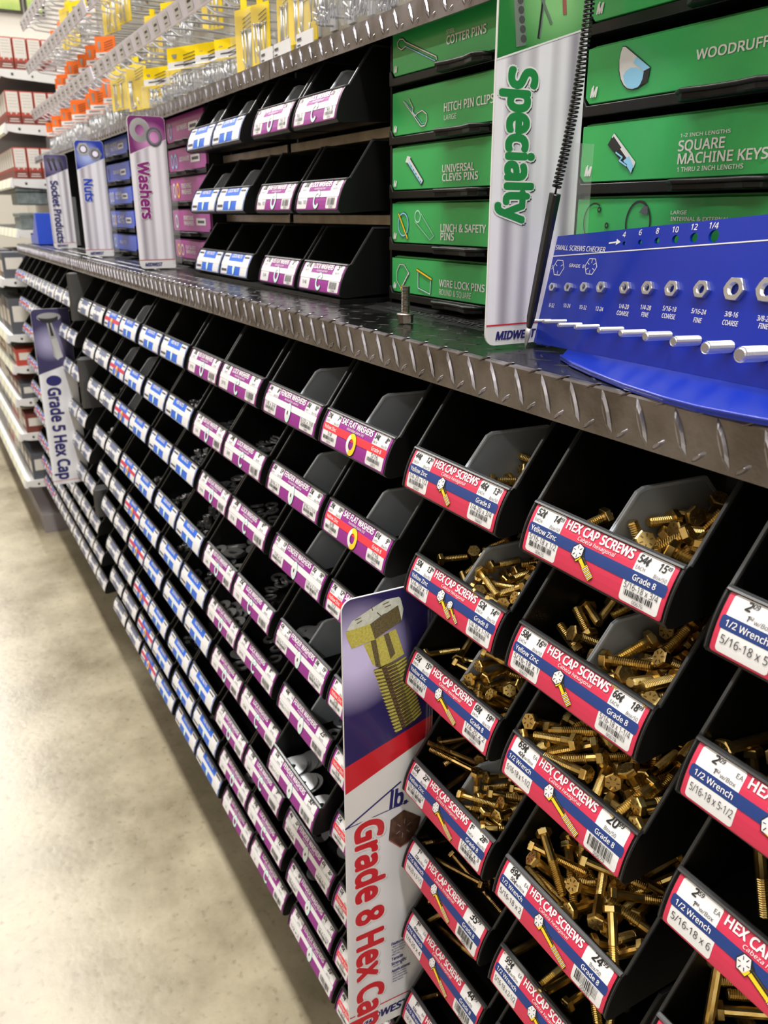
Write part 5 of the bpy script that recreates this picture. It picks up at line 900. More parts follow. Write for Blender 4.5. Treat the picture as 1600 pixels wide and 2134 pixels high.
for x0,w,lb in ((-.895,.262,'under the COTTER PINS stack'),(-.578,.262,'around the WOODRUFF stack'),(-1.820,.245,'around the purple drawers'),(-2.425,.260,'around the blue drawers'),(-3.300,.262,'around the dark slate drawers')):
    mb=MB()
    for x in (x0-.0085,x0+w+.0045): mb.box(x,FY+.002,1.217,x+.0038,.295,1.513,'black_plastic')
    mb.box(x0-.0085,FY-.018,1.2165,x0+w+.0085,.295,1.2200,'black_plastic')
    mb.prism([(.085,1.2162),(FY,1.2162),(FY,1.2213)],x0-.0085,x0+w+.0085,'x','black_plastic')
    mb.box(x0-.004,FY-.006,1.2201,x0+w+.004,.29,1.2206,'black_matte')
    rk=mb.build('drawer_rack',bevel=0); tag(rk,'black plastic drawer rack %s'%lb,'rack','drawer racks on the counter')
    if x0==-.895:
        A=Art(); A.text('MIDWEST FASTENER CORP.',x0+.03,.007,.0125,'black_edge',1,bold=.03,width=.235)
        A.build('embossed_lettering',lambda u,v,o:(u,.086+v*.96,1.2167+v*.14+.0003+o),rk)
# plinth under the small upper bins, with bars and upright behind
mb=MB(); mb.box(-1.553,.075,1.2165,-.945,.295,1.2215,'black_plastic'); tag(mb.build('bin_plinth'),'low black plinth under the small bins on the counter','plinth')
for z0,z1 in ((1.4045,1.4170),(1.3065,1.3190)):
    for a,b,s in ((-1.246,-.943,'near'),(-1.556,-1.262,'far')):
        mb=MB(); mb.box(a,.145,z0,b,.149,z1,'bar_metal'); mb.box(a,.1491,z0,b,.2995,z0+.002,'dark_metal')
        tag(mb.build('hanging_bar',bevel=.0008),'brushed metal hanging bar under the %s row of small bins, %s pair'%('top' if z0>1.4 else 'middle',s),'bar','hanging bars behind the small bins')
for x,s in ((-1.2535,'between the two pairs of small bins'),(-.9250,'beside the COTTER PINS drawer'),(-1.5555,'beside the purple drawers')):
    mb=MB(); mb.box(x-.004,.160,1.2197,x+.0025,.299,1.5125,'dark_metal'); tag(mb.build('slotted_upright'),'dark upright %s on the counter'%s,'upright')
mb=MB(); mb.box(-3.56,.300,1.2165,-.02,.312,1.5125,'black_matte'); tag(mb.build('back_panel'),'black back panel behind the drawers and small bins on the counter','panel')

# ------------------------------------------------------------------ blue thread gauge board
C0Y,C0Z,CSL=.068,1.219,.22
cl=math.hypot(1,CSL)
def CM(u,v,o): return (u, C0Y+v*CSL/cl-(o+.0012)/cl, C0Z+v/cl+(o+.0012)*CSL/cl)
gb=thing('thread_gauge_board','blue plastic gauge board with nuts, stud ends and SMALL SCREWS CHECKER lettering','gauge')
tl,tr,bl,b2=[(-0.5692,0.0849),(-0.3680,0.1027),(-0.5647,0.0001),(-0.5183,-0.0006)]
mb=MB(); XR=-.12
sl=(tr[1]-tl[1])/(tr[0]-tl[0])
holes=[(-0.4832,0.0819),(-0.4678,0.0832),(-0.4519,0.0847),(-0.4357,0.0861),(-0.4199,0.0874),(-0.4039,0.0888)]
hr=(.0016,.0019,.0023,.0029,.0034,.0042)
zt=lambda x: tl[1]+(x-tl[0])*sl
ztop=zt
# front skin as strips so that the drilled holes stay open
def panel_bm():
    bm=bmesh.new()
    out=[(bl[0]+.006,.0),(XR,0),(XR,zt(XR)),(tl[0]+.004,zt(tl[0])),(tl[0]+.001,zt(tl[0])-.003),(bl[0],.010),(bl[0]+.0015,.003)]
    es=[]
    def loop(pts):
        vs=[bm.verts.new((p[0],p[1],0)) for p in pts]
        for i in range(len(vs)): es.append(bm.edges.new((vs[i],vs[(i+1)%len(vs)])))
    loop(out)
    for (x,z),r in zip(holes,hr): loop([(x+r*cos(2*pi*i/16),z+r*sin(2*pi*i/16)) for i in range(16)])
    bmesh.ops.triangle_fill(bm,use_beauty=True,edges=es)
    ex=bmesh.ops.extrude_face_region(bm,geom=bm.faces[:])
    for v in [g for g in ex['geom'] if isinstance(g,bmesh.types.BMVert)]: v.co.z=1
    for v in bm.verts:
        u,w,k=v.co; y,z=CM(u,w,0)[1:]; v.co=(u, y+(.0026 if k<.5 else 0), z)
    bmesh.ops.recalc_face_normals(bm,faces=bm.faces)
    me=bpy.data.meshes.new('panel'); me.materials.append(MATS['checker_blue']); bm.to_mesh(me); bm.free(); return me
link('panel',panel_bm(),gb)
# tray foot
ft=[(-0.4916,0.0387),(-0.4626,0.0247),(-0.4294,0.0129),(-0.3833,-0.0009),(-0.3445,-0.0084),(-0.3179,-0.0105),(-0.2975,-0.0079),(-0.2766,-0.0041)]
fb=[(XR,.060),(XR,-.012)]
poly=[(b2[0]+.001,.0672)]+[(p[0],p[1]) for p in ft]+[(-.20,-.0115),(XR,-.012),(XR,.0672)]
mb=MB(); mb.prism(poly,1.2165,1.2192,'z','checker_blue'); mb.build('tray_foot',gb,bevel=.0007)
mb=MB(); mb.tube([(p[0],p[1]+.001,1.2195) for p in poly[1:-1]],.0013,'checker_blue',8); mb.build('tray_rim',gb)
A=Art()
def tx(s,p,h=None,bold=.02,al='l'): A.text(s,p[0][0],p[0][1],h or (p[2][1]-p[0][1]),'white',2,bold=bold,width=p[1][0]-p[0][0])
tx('SMALL SCREWS CHECKER',[(-0.5578,0.0750),(-0.5007,0.0811),(-0.5592,0.0787)])
a,b=[(-0.4983,0.0817),(-0.4901,0.0828)]; A.stroke([a,b],.0011,'white',2); A.poly([(b[0]-.001,b[1]+.0022),(b[0]+.0036,b[1]),(b[0]-.001,b[1]-.0022)],'white',2)
for s,p in zip(('4','6','8','10','12','1/4'),[(-0.4847,0.0864),(-0.4692,0.0881),(-0.4533,0.0895),(-0.4373,0.0906),(-0.4215,0.0925),(-0.4056,0.0936)]): A.text(s,p[0],p[1],.0038,'white',2,'c',bold=.02)
l0,l1=[(-0.5648,0.0692),(-0.3627,0.0872)]; A.stroke([(l0[0],l0[1]),(XR,l1[1]+(l1[1]-l0[1])/(l1[0]-l0[0])*(XR-l1[0]))],.0008,'white',2)
tx('GRADE  8',[(-0.5369,0.0624),(-0.5194,0.0636),(-0.5378,0.0649)]); a,=[(-0.5607,0.0596)]; A.text('GRADE 5',a[0]+.005,a[1],.003,'white',2,'r',bold=.01,width=.017)
for (c,n) in zip([(-0.5490,0.0612),(-0.5120,0.0640)],(3,6)):
    r=.0066; hp=[(c[0]+r*cos(radians(60*i)),c[1]+r*sin(radians(60*i))) for i in range(6)]; A.stroke(hp,.0006,'white',2,True)
    for i in range(n): q=radians(360/n*i+30); A.stroke([(c[0]+r*.4*cos(q),c[1]+r*.4*sin(q)),(c[0]+r*.75*cos(q),c[1]+r*.75*sin(q))],.0005,'white',2)
for s,p in zip(('6-32','8-32','10-24','10-32','12-24'),[(-0.5619,0.0307),(-0.5468,0.0312),(-0.5287,0.0325),(-0.5100,0.0329),(-0.4918,0.0334)]): A.text(s,p[0],p[1]-.0012,.0030,'white',2,'c',bold=.02,xs=.78)
for s,t2,p,q in zip(('1/4-20','1/4-28','5/16-18','5/16-24','3/8-16','3/8-24','7/16-14'),('COARSE','FINE','COARSE','FINE','COARSE','FINE','COARSE'),[(-0.4674,0.0361),(-0.4462,0.0373),(-0.4244,0.0384),(-0.3991,0.0389),(-0.3731,0.0396),(-0.3485,0.0394),(-0.3243,0.0403)],[(-0.4669,0.0312),(-0.4452,0.0324),(-0.4236,0.0334),(-0.3982,0.0333),(-0.3723,0.0342),(-0.3476,0.0349),(-0.3235,0.0359)]):
    A.text(s,p[0],p[1],.0031,'white',2,'c',bold=.02,xs=.80); A.text(t2,q[0],q[1],.0031,'white',2,'c',bold=.02,xs=.74)
a,=[(-0.5578,-0.0050)]; A.text('MADE IN USA',a[0]+.003,a[1]+.004,.0024,'checker_emboss',1,bold=.01,xs=.8)
M('checker_emboss',(.006,.035,.42),.5)
A.build('printed_lettering',CM,gb)
NP=[(-0.5624,0.0448),(-0.5487,0.0456),(-0.5301,0.0468),(-0.5119,0.0481),(-0.4935,0.0494),(-0.4691,0.0506),(-0.4475,0.0521),(-0.4255,0.0532),(-0.4004,0.0546),(-0.3748,0.0565),(-0.3507,0.0578),(-0.3270,0.0593)]
NA=(.0055,.0062,.0066,.0070,.0080,.0086,.0090,.0102,.0108,.0138,.0142,.0158)
tilt=math.atan(CSL)
for (x,z),af in zip(NP,NA):
    me=nut_mesh(af,af*.62,.0042); o=link('hex_nut',me,gb); o.location=CM(x,z,.0012); o.rotation_euler=(pi/2-tilt,0,0)
SP=[(-0.5444,0.0197),(-0.5260,0.0210),(-0.5077,0.0202),(-0.4886,0.0208),(-0.4634,0.0213),(-0.4416,0.0216),(-0.4186,0.0223),(-0.3935,0.0221),(-0.3674,0.0214),(-0.3411,0.0207),(-0.3162,0.0199),(-0.2922,0.0190)]
SD=(.0024,.0030,.0034,.0038,.0045,.0050,.0064,.0068,.0080,.0098,.0104,.0116)
for (x,z),d in zip(SP,SD):
    mb=MB(); L=.023; r=d/2; prof=[(r,-.002)]; p=max(.0008,d*.13); q=0
    while q<L-p: prof += [(r*.86,q),(r,q+p*.4),(r,q+p*.6)]; q+=p
    prof += [(r*.86,L-.0008),(r*.7,L)]
    mb.lathe(prof,'zinc',14,smooth=False); o=link('threaded_stud',mb.mesh('threaded_stud'),gb); o.location=CM(x,z,.0); o.rotation_euler=(pi/2-tilt*.2,0,0)
# ------------------------------------------------------------------ pen on its coiled cord
pn=thing('tethered_pen','black pen hanging on a coiled cord in front of the Specialty sign','pen')
top=Vector((-.5105,.040,1.3335)); tip=Vector((-.5365,.0405,1.2185)); ax=(tip-top).normalized()
mb=MB(); w0,w1=.0052,.0042; a=ax.cross(Vector((0,1,0))).normalized(); b=ax.cross(a)
def sect(c,w): return [c+a*w*cos(radians(q))+b*w*.8*sin(radians(q)) for q in (30,60,150,180,270,300)]
c0,c1,c2=top,top+ax*.092,top+ax*.1005
vs=sect(c0,w0)+sect(c1,w1)+sect(c2,.0026); fs=[list(range(6))[::-1],list(range(12,18))]+[(k*6+i,k*6+(i+1)%6,k*6+6+(i+1)%6,k*6+6+i) for k in range(2) for i in range(6)]
mb.add(vs,fs,'cord_black'); mb.build('barrel',pn,bevel=.0005)
mb=MB(); mb.tube([c2,c2+ax*.006,c2+ax*.012,tip],[.0026,.0023,.0013,.0003],'zinc_dull',12); mb.build('tip',pn)
e0=top-ax*.004; e1=Vector((-.491,.043,1.455)); e2=Vector((-.482,.098,1.496))
path=[top+ax*.001,e0]; n=44; sp=10
for i in range(n*sp):
    f=i/(n*sp); c=(e0*(1-f)+e1*f) if True else e0; q=2*pi*i/sp
    c=c+Vector((.004*sin(f*pi),0,0)); path.append(c+Vector((.0029*cos(q),.0029*sin(q),0)))
path += [e1,e1*.5+e2*.5+Vector((0,-.006,.006)),e2]
mb=MB(); mb.tube(path,.00085,'cord_black',6); mb.build('coiled_cord',pn)
# ------------------------------------------------------------------ bolt and washer standing on the counter
mb=MB(); af,hh=.0135,.0075; R=af/2/cos(pi/6)
z0=1.2172
for k,(x,y) in enumerate([(0,0)]):
    hx_=[(R*cos(pi/3*i+.2),R*sin(pi/3*i+.2)) for i in range(6)]
    mb.prism(hx_,0,hh,'z','steel_dark')
prof=[(.0088,hh),(.0092,hh+.0006),(.0086,hh+.0016),(.0046,hh+.0024)]; mb.lathe(prof,'steel_dark',20)
prof=[(.0042,hh+.001)]; z=hh+.003
while z<.0345: prof += [(.0037,z),(.0044,z+.0006),(.0044,z+.0009)]; z+=.0014
prof += [(.0032,z)]; mb.lathe(prof,'steel_dark',14,smooth=False)
b=mb.build('flange_bolt',loc=(-.742,.050,1.2172)); tag(b,'dark steel flange bolt standing head down on the diamond plate counter','bolt')
# ------------------------------------------------------------------ peg hooks, price strips and packets above the counter
mb=MB(); mb.box(-3.56,.372,0,-.02,.385,2.3,'backer'); tag(mb.build('pegboard'),'dull grey pegboard carrying the hooks above the counter','pegboard')
def hook_mesh(L=.255):
    mb=MB(); y1=.371-L
    mb.tube([(0,.371,0),(0,.371-L*.55,-.004),(0,y1+.03,.001),(0,y1+.018,.009),(0,y1+.008,.010),(0,y1,.004)],.0024,'zinc',6)
    mb.tube([(0,.371,.028),(0,y1+.02,.024),(0,y1-.002,.018)],.0019,'zinc',6)
    mb.box(-.012,.367,-.008,.012,.3715,.034,'zinc_dull')
    return mb.mesh('peg_hook')
HKM=hook_mesh()
ROW=[(1.640,'lowest hook row'),(1.787,'middle hook row'),(1.920,'top hook row')]
for z,lb in ROW:
    for bay,(a,b) in enumerate(((-3.50,-2.40),(-2.37,-1.22),(-1.18,-.55))):
        if bay==2 and z>1.7: continue
        n=int((b-a)/.072)
        for i in range(n+1):
            o=link('peg_hook',HKM,None,(a+.02+i*.072,0,z)); tag(o,'wire peg hook, %s, %s'%(lb,('far bay with orange packets','middle bay with yellow packets','near bay above the screw bags')[bay]),'hook','wire peg hooks')
        if bay==2: continue
        s=thing('price_strip','lilac plastic price strip along the hook ends of the %s, %s bay'%(lb.replace(' hook row',' row'),('far','middle')[bay]),'strip',(0,0,0),'lilac price strips on the hooks')
        mb=MB(); mb.prism([(.107,z-.004),(.110,z-.004),(.103,z+.026),(.100,z+.026)],a,b,'x','strip_lilac'); mb.build('channel',s)
        for i in range(n+1):
            x=a+.02+i*.072
            if x+.022>b: continue
            A=Art(); A.rrect(x-.018,.003,x+.018,.024,.001,'white',0); A.stroke([(x-.008,.016),(x+.010,.016)],.004,'ink_soft',1); A.stroke([(x-.012,.008),(x+.004,.008)],.002,'ink_soft',1)
            A.build('price_card',lambda u,v,o:(u,.1065-v*.24-.0006-o,z-.003+v),s)
def packet(kind,px,y,z,w,h,label,group,rz=0.,card='yellow_card'):
    t=thing({'flat':'screw_packet','tall':'screw_packet','bag':'screw_bag'}[kind],label,'packet',(px,y,z),group); t.rotation_euler=(0,0,rz)
    d=.012 if kind!='bag' else .030; rnd=random.Random(int(px*977+z*331))
    if kind=='bag':
        mb=MB(); mb.prism([(-w/2,.006),(-w*.42,0),(w*.42,0),(w/2,.006),(w*.40,h*.8),(w*.2,h),(-w*.2,h),(-w*.40,h*.8)],-d/2,d/2,'y','clear'); mb.build('pouch',t,bevel=.004)
        N=34; H2=h*.62
    else:
        ch=h*(.46 if kind=='flat' else .98)
        mb=MB(); mb.box(-w/2,-.0008,h-ch,w/2,.0008,h,card); 
        if kind=='flat': mb.box(-w/2+.0003,-.0012,h-ch+.002,w/2-.0003,-.0009,h-ch+.014,'white')
        mb.box(-w*.15,-.0007,h,w*.15,.0007,h+.014,card if kind=='tall' else 'clear'); hc=mb.build('header_card',t)
        A=Art()
        if kind=='flat': A.poly([(-w*.38,h-.012),(-w*.22,h-.012),(-w*.24,h-ch+.020),(-w*.32,h-ch+.020)],'zinc_dull',1)
        for i in range(4): A.stroke([(-w*.05,h-.016-i*.006),(w*.38,h-.010-i*.006)],.0014,'ink_soft',1)
        A.stroke([(-w*.3,h-ch+.008),(w*.3,h-ch+.008)],.0022,'ink_soft',1) if kind=='flat' else None
        A.build('printed_front',lambda u,v,o:(u,-.0014-o,v),hc)
        mb=MB(); zz=h-ch if kind=='flat' else h*.94
        mb.prism([(-w/2+.001,.002),(w/2-.001,.002),(w/2-.002,zz),(-w/2+.002,zz)],-.0012-d,-.0010 if kind=='tall' else d*.6,'y','clear'); mb.build('pouch',t,bevel=.0015)
        N=16 if kind=='flat' else 7; H2=(h-ch)*.72 if kind=='flat' else h*.5
    mb=MB()
    for i in range(N):
        x=rnd.uniform(-w*.34,w*.34); yy=rnd.uniform(-d*.42,d*.1) if kind!='bag' else rnd.uniform(-d*.36,d*.36); L=min(.045,H2*.9) if kind!='tall' else h*.6; tx_=rnd.uniform(-.35,.35) if kind!='tall' else rnd.uniform(-.06,.06)
        zb=rnd.uniform(.004,max(.005,H2-L*.8)); p=Vector((x,yy,zb)); q=p+Vector((sin(tx_)*L*.5,rnd.uniform(-.003,.003),cos(tx_)*L)); 
        if abs(q.x)>w*.44: q.x=math.copysign(w*.42,q.x)
        m='zinc' if i%3 else 'zinc_dull'
        mb.tube([p,q],[.0008,.0016],m,6); mb.tube([q,q+(q-p).normalized()*.0025],[.0018,.0036],m,6)
    for k in range(N//2): 
        x=rnd.uniform(-w*.36,w*.36); L=.03; a_=rnd.uniform(0,3.1)
        p=Vector((x*.7,rnd.uniform(-d*.4,0),.006+rnd.random()*H2*.25)); q=p+Vector((cos(a_)*L*.4,0,abs(sin(a_))*L*.5)); q.x=max(-w*.42,min(w*.42,q.x)); mb.tube([p,q],.0015,'zinc_dull',6)
    o=mb.build('screws',t); o['kind']='stuff'
    return t
YG='yellow header-card screw packets hanging over the upper shelf'; OG='orange header-card packets hanging over the upper shelf'
def at(u): return u
PK=[ # kind, bottom-left, bottom-right point, top point on the Y plane, y, label
('flat',[(-1.8691,1.5423),(-1.7384,1.5338),(-1.8296,1.6278)],'wide yellow packet of screws, third from the left end of the large ones'),
('flat',[(-1.7001,1.5403),(-1.6025,1.5318),(-1.6768,1.6118)],'yellow screw packet just right of the widest one'),
('flat',[(-1.5884,1.5356),(-1.4960,1.5308),(-1.5618,1.6020)],'yellow screw packet beside the tall clear tube'),
('flat',[(-2.0806,1.5417),(-1.9752,1.5374),(-2.0430,1.6197)],'yellow packet of small screws with a dented pouch'),
('flat',[(-2.0704,1.5584),(-2.0047,1.5556),(-2.0376,1.6237)],'narrow yellow packet tucked behind the wide one'),
('tall',[(-2.2569,1.5502),(-2.1478,1.5404),(-2.2537,1.6496)],'tall yellow card with a long grey bolt in its tube'),
('tall',[(-2.4406,1.5673),(-2.3371,1.5579),(-2.4082,1.6594)],'tall yellow card with a lump of small silver parts'),
('tall',[(-1.4979,1.5347),(-1.4374,1.5329),(-1.4940,1.6324)],'tall clear tube with a yellow edge and a round screw head'),
('tall',[(-1.4863,1.5446),(-1.4326,1.5420),(-1.4856,1.6328)],'tall yellow card with toggle bolts, left of its twin'),
('tall',[(-1.4241,1.5409),(-1.3699,1.5393),(-1.4203,1.6266)],'tall yellow card with toggle bolts, right of its twin'),
('tall',[(-1.3190,1.5401),(-1.2775,1.5394),(-1.3339,1.6364)],'tall card with two very long zinc screws'),
('tall',[(-1.2694,1.5469),(-1.1975,1.5399),(-1.2677,1.6294)],'broad yellow card with a bundle of long screws'),
('tall',[(-3.0276,1.7904),(-2.8823,1.7789),(-2.9725,1.9011)],'slim yellow card with a grey rod, high in the far bay'),
('flat',[(-2.8203,1.7965),(-2.6732,1.7825),(-2.7622,1.8801)],'yellow packet hanging in the middle row above the strip seam'),
('tall',[(-2.4546,1.7434),(-2.3511,1.7380),(-2.4331,1.8460)],'tall yellow card above the lilac strip, left one'),
('tall',[(-2.3141,1.7424),(-2.2305,1.7369),(-2.2964,1.8297)],'tall yellow card above the lilac strip, right one'),
]
for i,(k,p,lb) in enumerate(PK):
    (x0,z0),(x1,_),(_,z1)=p; w=x1-x0
    packet(k,(x0+x1)/2,{4:.205,8:.190}.get(i,.165),max(z0,1.524),w*(.80 if k=='flat' else .95),max(.05,z1-z0),lb,YG,rz=.45 if k=='flat' else .2)
for i,(p,lb) in enumerate([([(-1.2113,1.5537),(-1.0966,1.5434),(-1.1829,1.6014)],'large clear bag of long screws above the small bins'),([(-1.0938,1.5440),(-1.0196,1.5411),(-1.0865,1.5829)],'clear box of screws next to the large bag'),([(-1.0171,1.5396),(-0.9521,1.5383),(-1.0115,1.5735)],'clear bag of dark screws above the COTTER PINS stack')]):
    (x0,z0),(x1,_),(_,z1)=p
    packet('bag',(x0+x1)/2,.165,max(z0,1.521),x1-x0,max(.09,z1-z0),lb,'clear bags of loose screws over the upper shelf')
for p,lb in (([(-1.2657,1.5301),(-1.2224,1.5296),(-1.2644,1.5409)],'under the two long screws'),([(-1.2154,1.5304),(-1.1589,1.5292),(-1.2143,1.5408)],'under the bundle of long screws'),([(-1.1369,1.5282),(-1.0863,1.5283),(-1.1363,1.5370)],'under the large clear bag')):
    (x0,z0),(x1,_),(_,z1)=p; mb=MB(); mb.box(x0,.112,1.5185,x1,.1135,1.5185+.020,'white')
    o=mb.build('shelf_tag'); tag(o,'small white printed shelf tag %s'%lb,'tag','white shelf tags on the upper rail')
    A=Art(); A.stroke([(x0+.004,.013),(x0+.016,.013)],.003,'ink_soft',0); A.stroke([(x0+.004,.006),(x0+.013,.006)],.002,'ink_soft',0); A.build('printed_front',lambda u,v,o:(u,.1115-o,1.5188+v),o)
OP=[(-3.42,.155,1.525,.055,.10),(-3.33,.165,1.525,.055,.105),(-3.235,.15,1.525,.06,.105),(-3.14,.165,1.525,.055,.11),(-3.05,.15,1.525,.06,.11),(-2.955,.165,1.525,.055,.115),(-2.86,.15,1.525,.06,.115),(-2.74,.17,1.525,.06,.12),(-2.62,.16,1.525,.06,.12),
    (-3.40,.20,1.665,.055,.10),(-3.30,.19,1.665,.055,.10),(-3.18,.20,1.665,.06,.11),(-3.08,.19,1.665,.06,.11),(-2.93,.20,1.665,.065,.11),(-2.80,.20,1.665,.065,.115),(-2.66,.20,1.665,.065,.115),(-3.38,.20,1.80,.055,.11),(-3.22,.20,1.80,.06,.11),(-3.06,.20,1.80,.06,.11),(-2.92,.20,1.80,.06,.11),
    (-2.50,.17,1.525,.055,.13)]
for i,(x,y,z,w,h) in enumerate(OP):
    packet('flat',x,y,z,w*1.0,h,'orange header packet %s, %s'%(('on the lowest row','in the middle row','in the top row')[(z>1.6)+(z>1.7)],'%s from the far end'%['first','second','third','fourth','fifth','sixth','seventh','eighth','ninth'][i if i<9 else (i-9 if i<16 else i-16)] if i<20 else 'beside the yellow packets'),OG,rz=.75,card='orange_card')
for i,(x,z) in enumerate([(-2.30,1.668),(-2.15,1.668),(-2.02,1.668),(-1.85,1.668),(-1.70,1.668),(-1.55,1.668),(-1.42,1.668),(-2.45,1.525),(-2.33,1.525),(-2.23,1.81),(-2.05,1.81),(-1.88,1.81)]):
    packet('tall' if i%3==0 else 'flat',x,.24,z,.055,.105,'yellow packet at the back of the %s, %s along'%(('upper shelf','lowest hooks','middle hooks')[0 if z<1.6 else (1 if z<1.7 else 2)],['first','second','third','fourth','fifth','sixth','seventh','first','second','first','second','third'][i]),'yellow packets at the back of the hooks',rz=.5)
# ------------------------------------------------------------------ shelving beyond the end of the counter
SX=-3.72
def shelf(z,y0,name,lab,y1=.42,x1=-6.2,lip=.026,strip=True):
    t=thing('wall_shelf',lab,'shelf',(0,0,0),'shelves beyond the counter end')
    mb=MB(); mb.box(x1,y0,z-.004,SX,y1,z,'shelf_white'); mb.box(x1,y0,z-.030,SX,y0+.004,z-.0045,'shelf_white'); mb.box(x1,y0+.006,z-.012,SX,y1,z-.0045,'shelf_under'); mb.build('deck',t)
    mb=MB(); mb.prism([(y0,z),(y0,z-.024),(y0+.03,z-.030),(y1,z-.052),(y1,z)],SX+.0005,SX+.0035,'x','shelf_white')
    mb.build('bracket',t)
    mb=MB(); mb.lathe([(.005,0),(.005,.001)],'ink_soft',12,axis='x',c=(SX+.0036,y0+.045,z-.016)); mb.lathe([(.004,0),(.004,.001)],'ink_soft',12,axis='x',c=(SX+.0036,y0+.115,z-.020)); mb.build('bracket_hole',t)
    if strip:
        s=MB()
        n=int((SX-x1)/.05)
        for i in range(n):
            x=SX-.05*(i+.5); s.prism([(y0-.012,z-.030),(y0-.0005,z-.034),(y0-.0005,z+.004),(y0-.004,z+.004)],x-.022,x+.022,'x','strip_cream' if i%3 else 'white')
        s.build('price_strip',t)
    return t
UZ=[(1.826,.036,'highest shelf'),(1.640,.036,'second shelf'),(1.448,.034,'third shelf'),(1.262,.030,'fourth shelf')]
for z,y,lb in UZ: shelf(z,y,'s','white %s beyond the counter end, with small boxes'%lb)
LZ=[(.862,-.061,'fifth shelf'),(.735,-.055,'sixth shelf'),(.60,-.062,'seventh shelf'),(.455,-.070,'eighth shelf'),(.25,-.075,'ninth shelf'),(1.08,-.055,'tenth shelf')]
for z,y,lb in LZ: shelf(z,y,'s','low white %s beyond the counter, with yellowish price strip'%lb)
mb=MB(); mb.box(-6.2,.42,0,-3.70,.45,1.98,'shelf_white'); mb.box(-6.2,-.03,0,-3.74,.42,.08,'shelf_under'); tag(mb.build('shelf_back_panel'),'white steel back panel of the shelving beyond the counter','panel')
def carton(x,y,z,w,d,h,label,group):
    t=thing('product_carton',label,'box',(x,y,z),group)
    mb=MB(); mb.box(-d,0,.0008,0,w,h,'box_red'); mb.build('carton',t,bevel=.0008)
    A=Art(); A.rrect(.003,h*.36,w-.003,h-.004,.001,'cream',1); A.poly([(0.001,.001),(w-.001,.001),(w-.001,h*.26),(.001,h*.26)],'box_brown',1)
    for i in range(5): A.stroke([(.009,h*.88-i*h*.09),(w-.009,h*.88-i*h*.09)],.0010,'shelf_under',2)
    for i in range(2): A.disc(w*(.3+.4*i),h*.33,.003,.003,'cream',2)
    A.stroke([(w*.2,h*.16),(w*.8,h*.16)],.003,'cream',2); A.stroke([(w*.15,h*.09),(w*.85,h*.09)],.003,'cream',2)
    A.build('printed_end',lambda u,v,o:(.0012+o,u,v),t)
    A=Art(); A.rrect(-d+.003,h*.38,-.003,h-.004,.001,'cream',1); A.poly([(-d+.001,.001),(-.001,.001),(-.001,h*.3),(-d+.001,h*.3)],'box_brown',1)
    A.build('printed_side',lambda u,v,o:(u,-.0012-o,v),t)
    return t
for z,h,lb in ((1.826,.108,'highest'),(1.640,.115,'second'),(1.448,.112,'third')):
    for j in range(4):
        carton(SX-.004,.046+.050*j,z,.047,.075,h,'red and white carton on the %s far shelf, %s from the shelf edge'%(lb,['first','second','third','fourth'][j]),'red and white cartons beyond the counter')
    for k in range(1,9):
        carton(SX-.004-.080*k,.046,z,.047,.075,h,'red and white carton on the %s far shelf, %s behind the corner one'%(lb,['','first','second','third','fourth','fifth','sixth','seventh','eighth'][k]),'red and white cartons beyond the counter')
for z,h,lb in ((1.355,.062,'upper'),(1.285,.064,'lower')):
    mb=MB(); mb.box(-.20,0,0,0,.12,h*.72,'crate_grey'); mb.box(-.205,-.004,h*.74,.004,.124,h-.002,'crate_grey'); 
    b=mb.build('plastic_case',bevel=.003,loc=(SX-.01,.042,z-.022 if lb=='lower' else z)); tag(b,'dark grey green plastic case, %s of the two stacked at the shelf end'%lb,'case')
mb=MB(); mb.box(0,0,0,.10,.11,.028,'blue_box'); b=mb.build('flat_box',bevel=.001,loc=(-3.55,.05,1.2185)); tag(b,'flat blue box with an orange sticker lying on the far end of the counter','box')
A=Art(); A.rrect(.02,.006,.07,.020,.001,'orange_card',0); A.build('sticker',lambda u,v,o:(.1012+o,u,v),b)
mb=MB(); mb.prism([(0,0),(.12,0),(.12,.105),(.10,.105),(.0,.035)],0,.10,'y','blue_box'); b=mb.build('display_box',bevel=.001,loc=(-3.44,.045,1.2185)); tag(b,'blue display box with a sloping front and white lettering at the far counter end','box')
rnd=random.Random(3)
CZ=sorted([z for z,_,_ in LZ])
for zi,z in enumerate(CZ):
    top=(CZ[zi+1] if zi+1<len(CZ) else 1.23)-z-.045
    for k in range(7):
        h=top*rnd.uniform(.6,.95); m=rnd.choice(('crate_grey','box_red','shelf_under','cream','slate','cardboard','box_brown')); w=.14
        for j in range(2):
            mb=MB(); mb.box(0,0,0,.125,.085,h,m); mb.box(.006,-.0008,h*.25,.119,-.0001,h*.7,'cream'); mb.box(.1251,.010,h*.35,.1259,.075,h*.8,'cream')
            b=mb.build('stock_box',bevel=.001,loc=(SX-.135-.145*k,-.045+.10*j,z+.0005)); tag(b,'small %s stock box on the %s low shelf, %s %s'%({'crate_grey':'grey green','box_red':'red','shelf_under':'dark grey','cream':'cream','slate':'slate','cardboard':'brown','box_brown':'dark brown'}[m],['lowest','second','third','fourth','fifth','sixth'][zi],['first','second','third','fourth','fifth','sixth','seventh'][k],'front' if j==0 else 'rear'),'box','stock boxes on the low shelves')
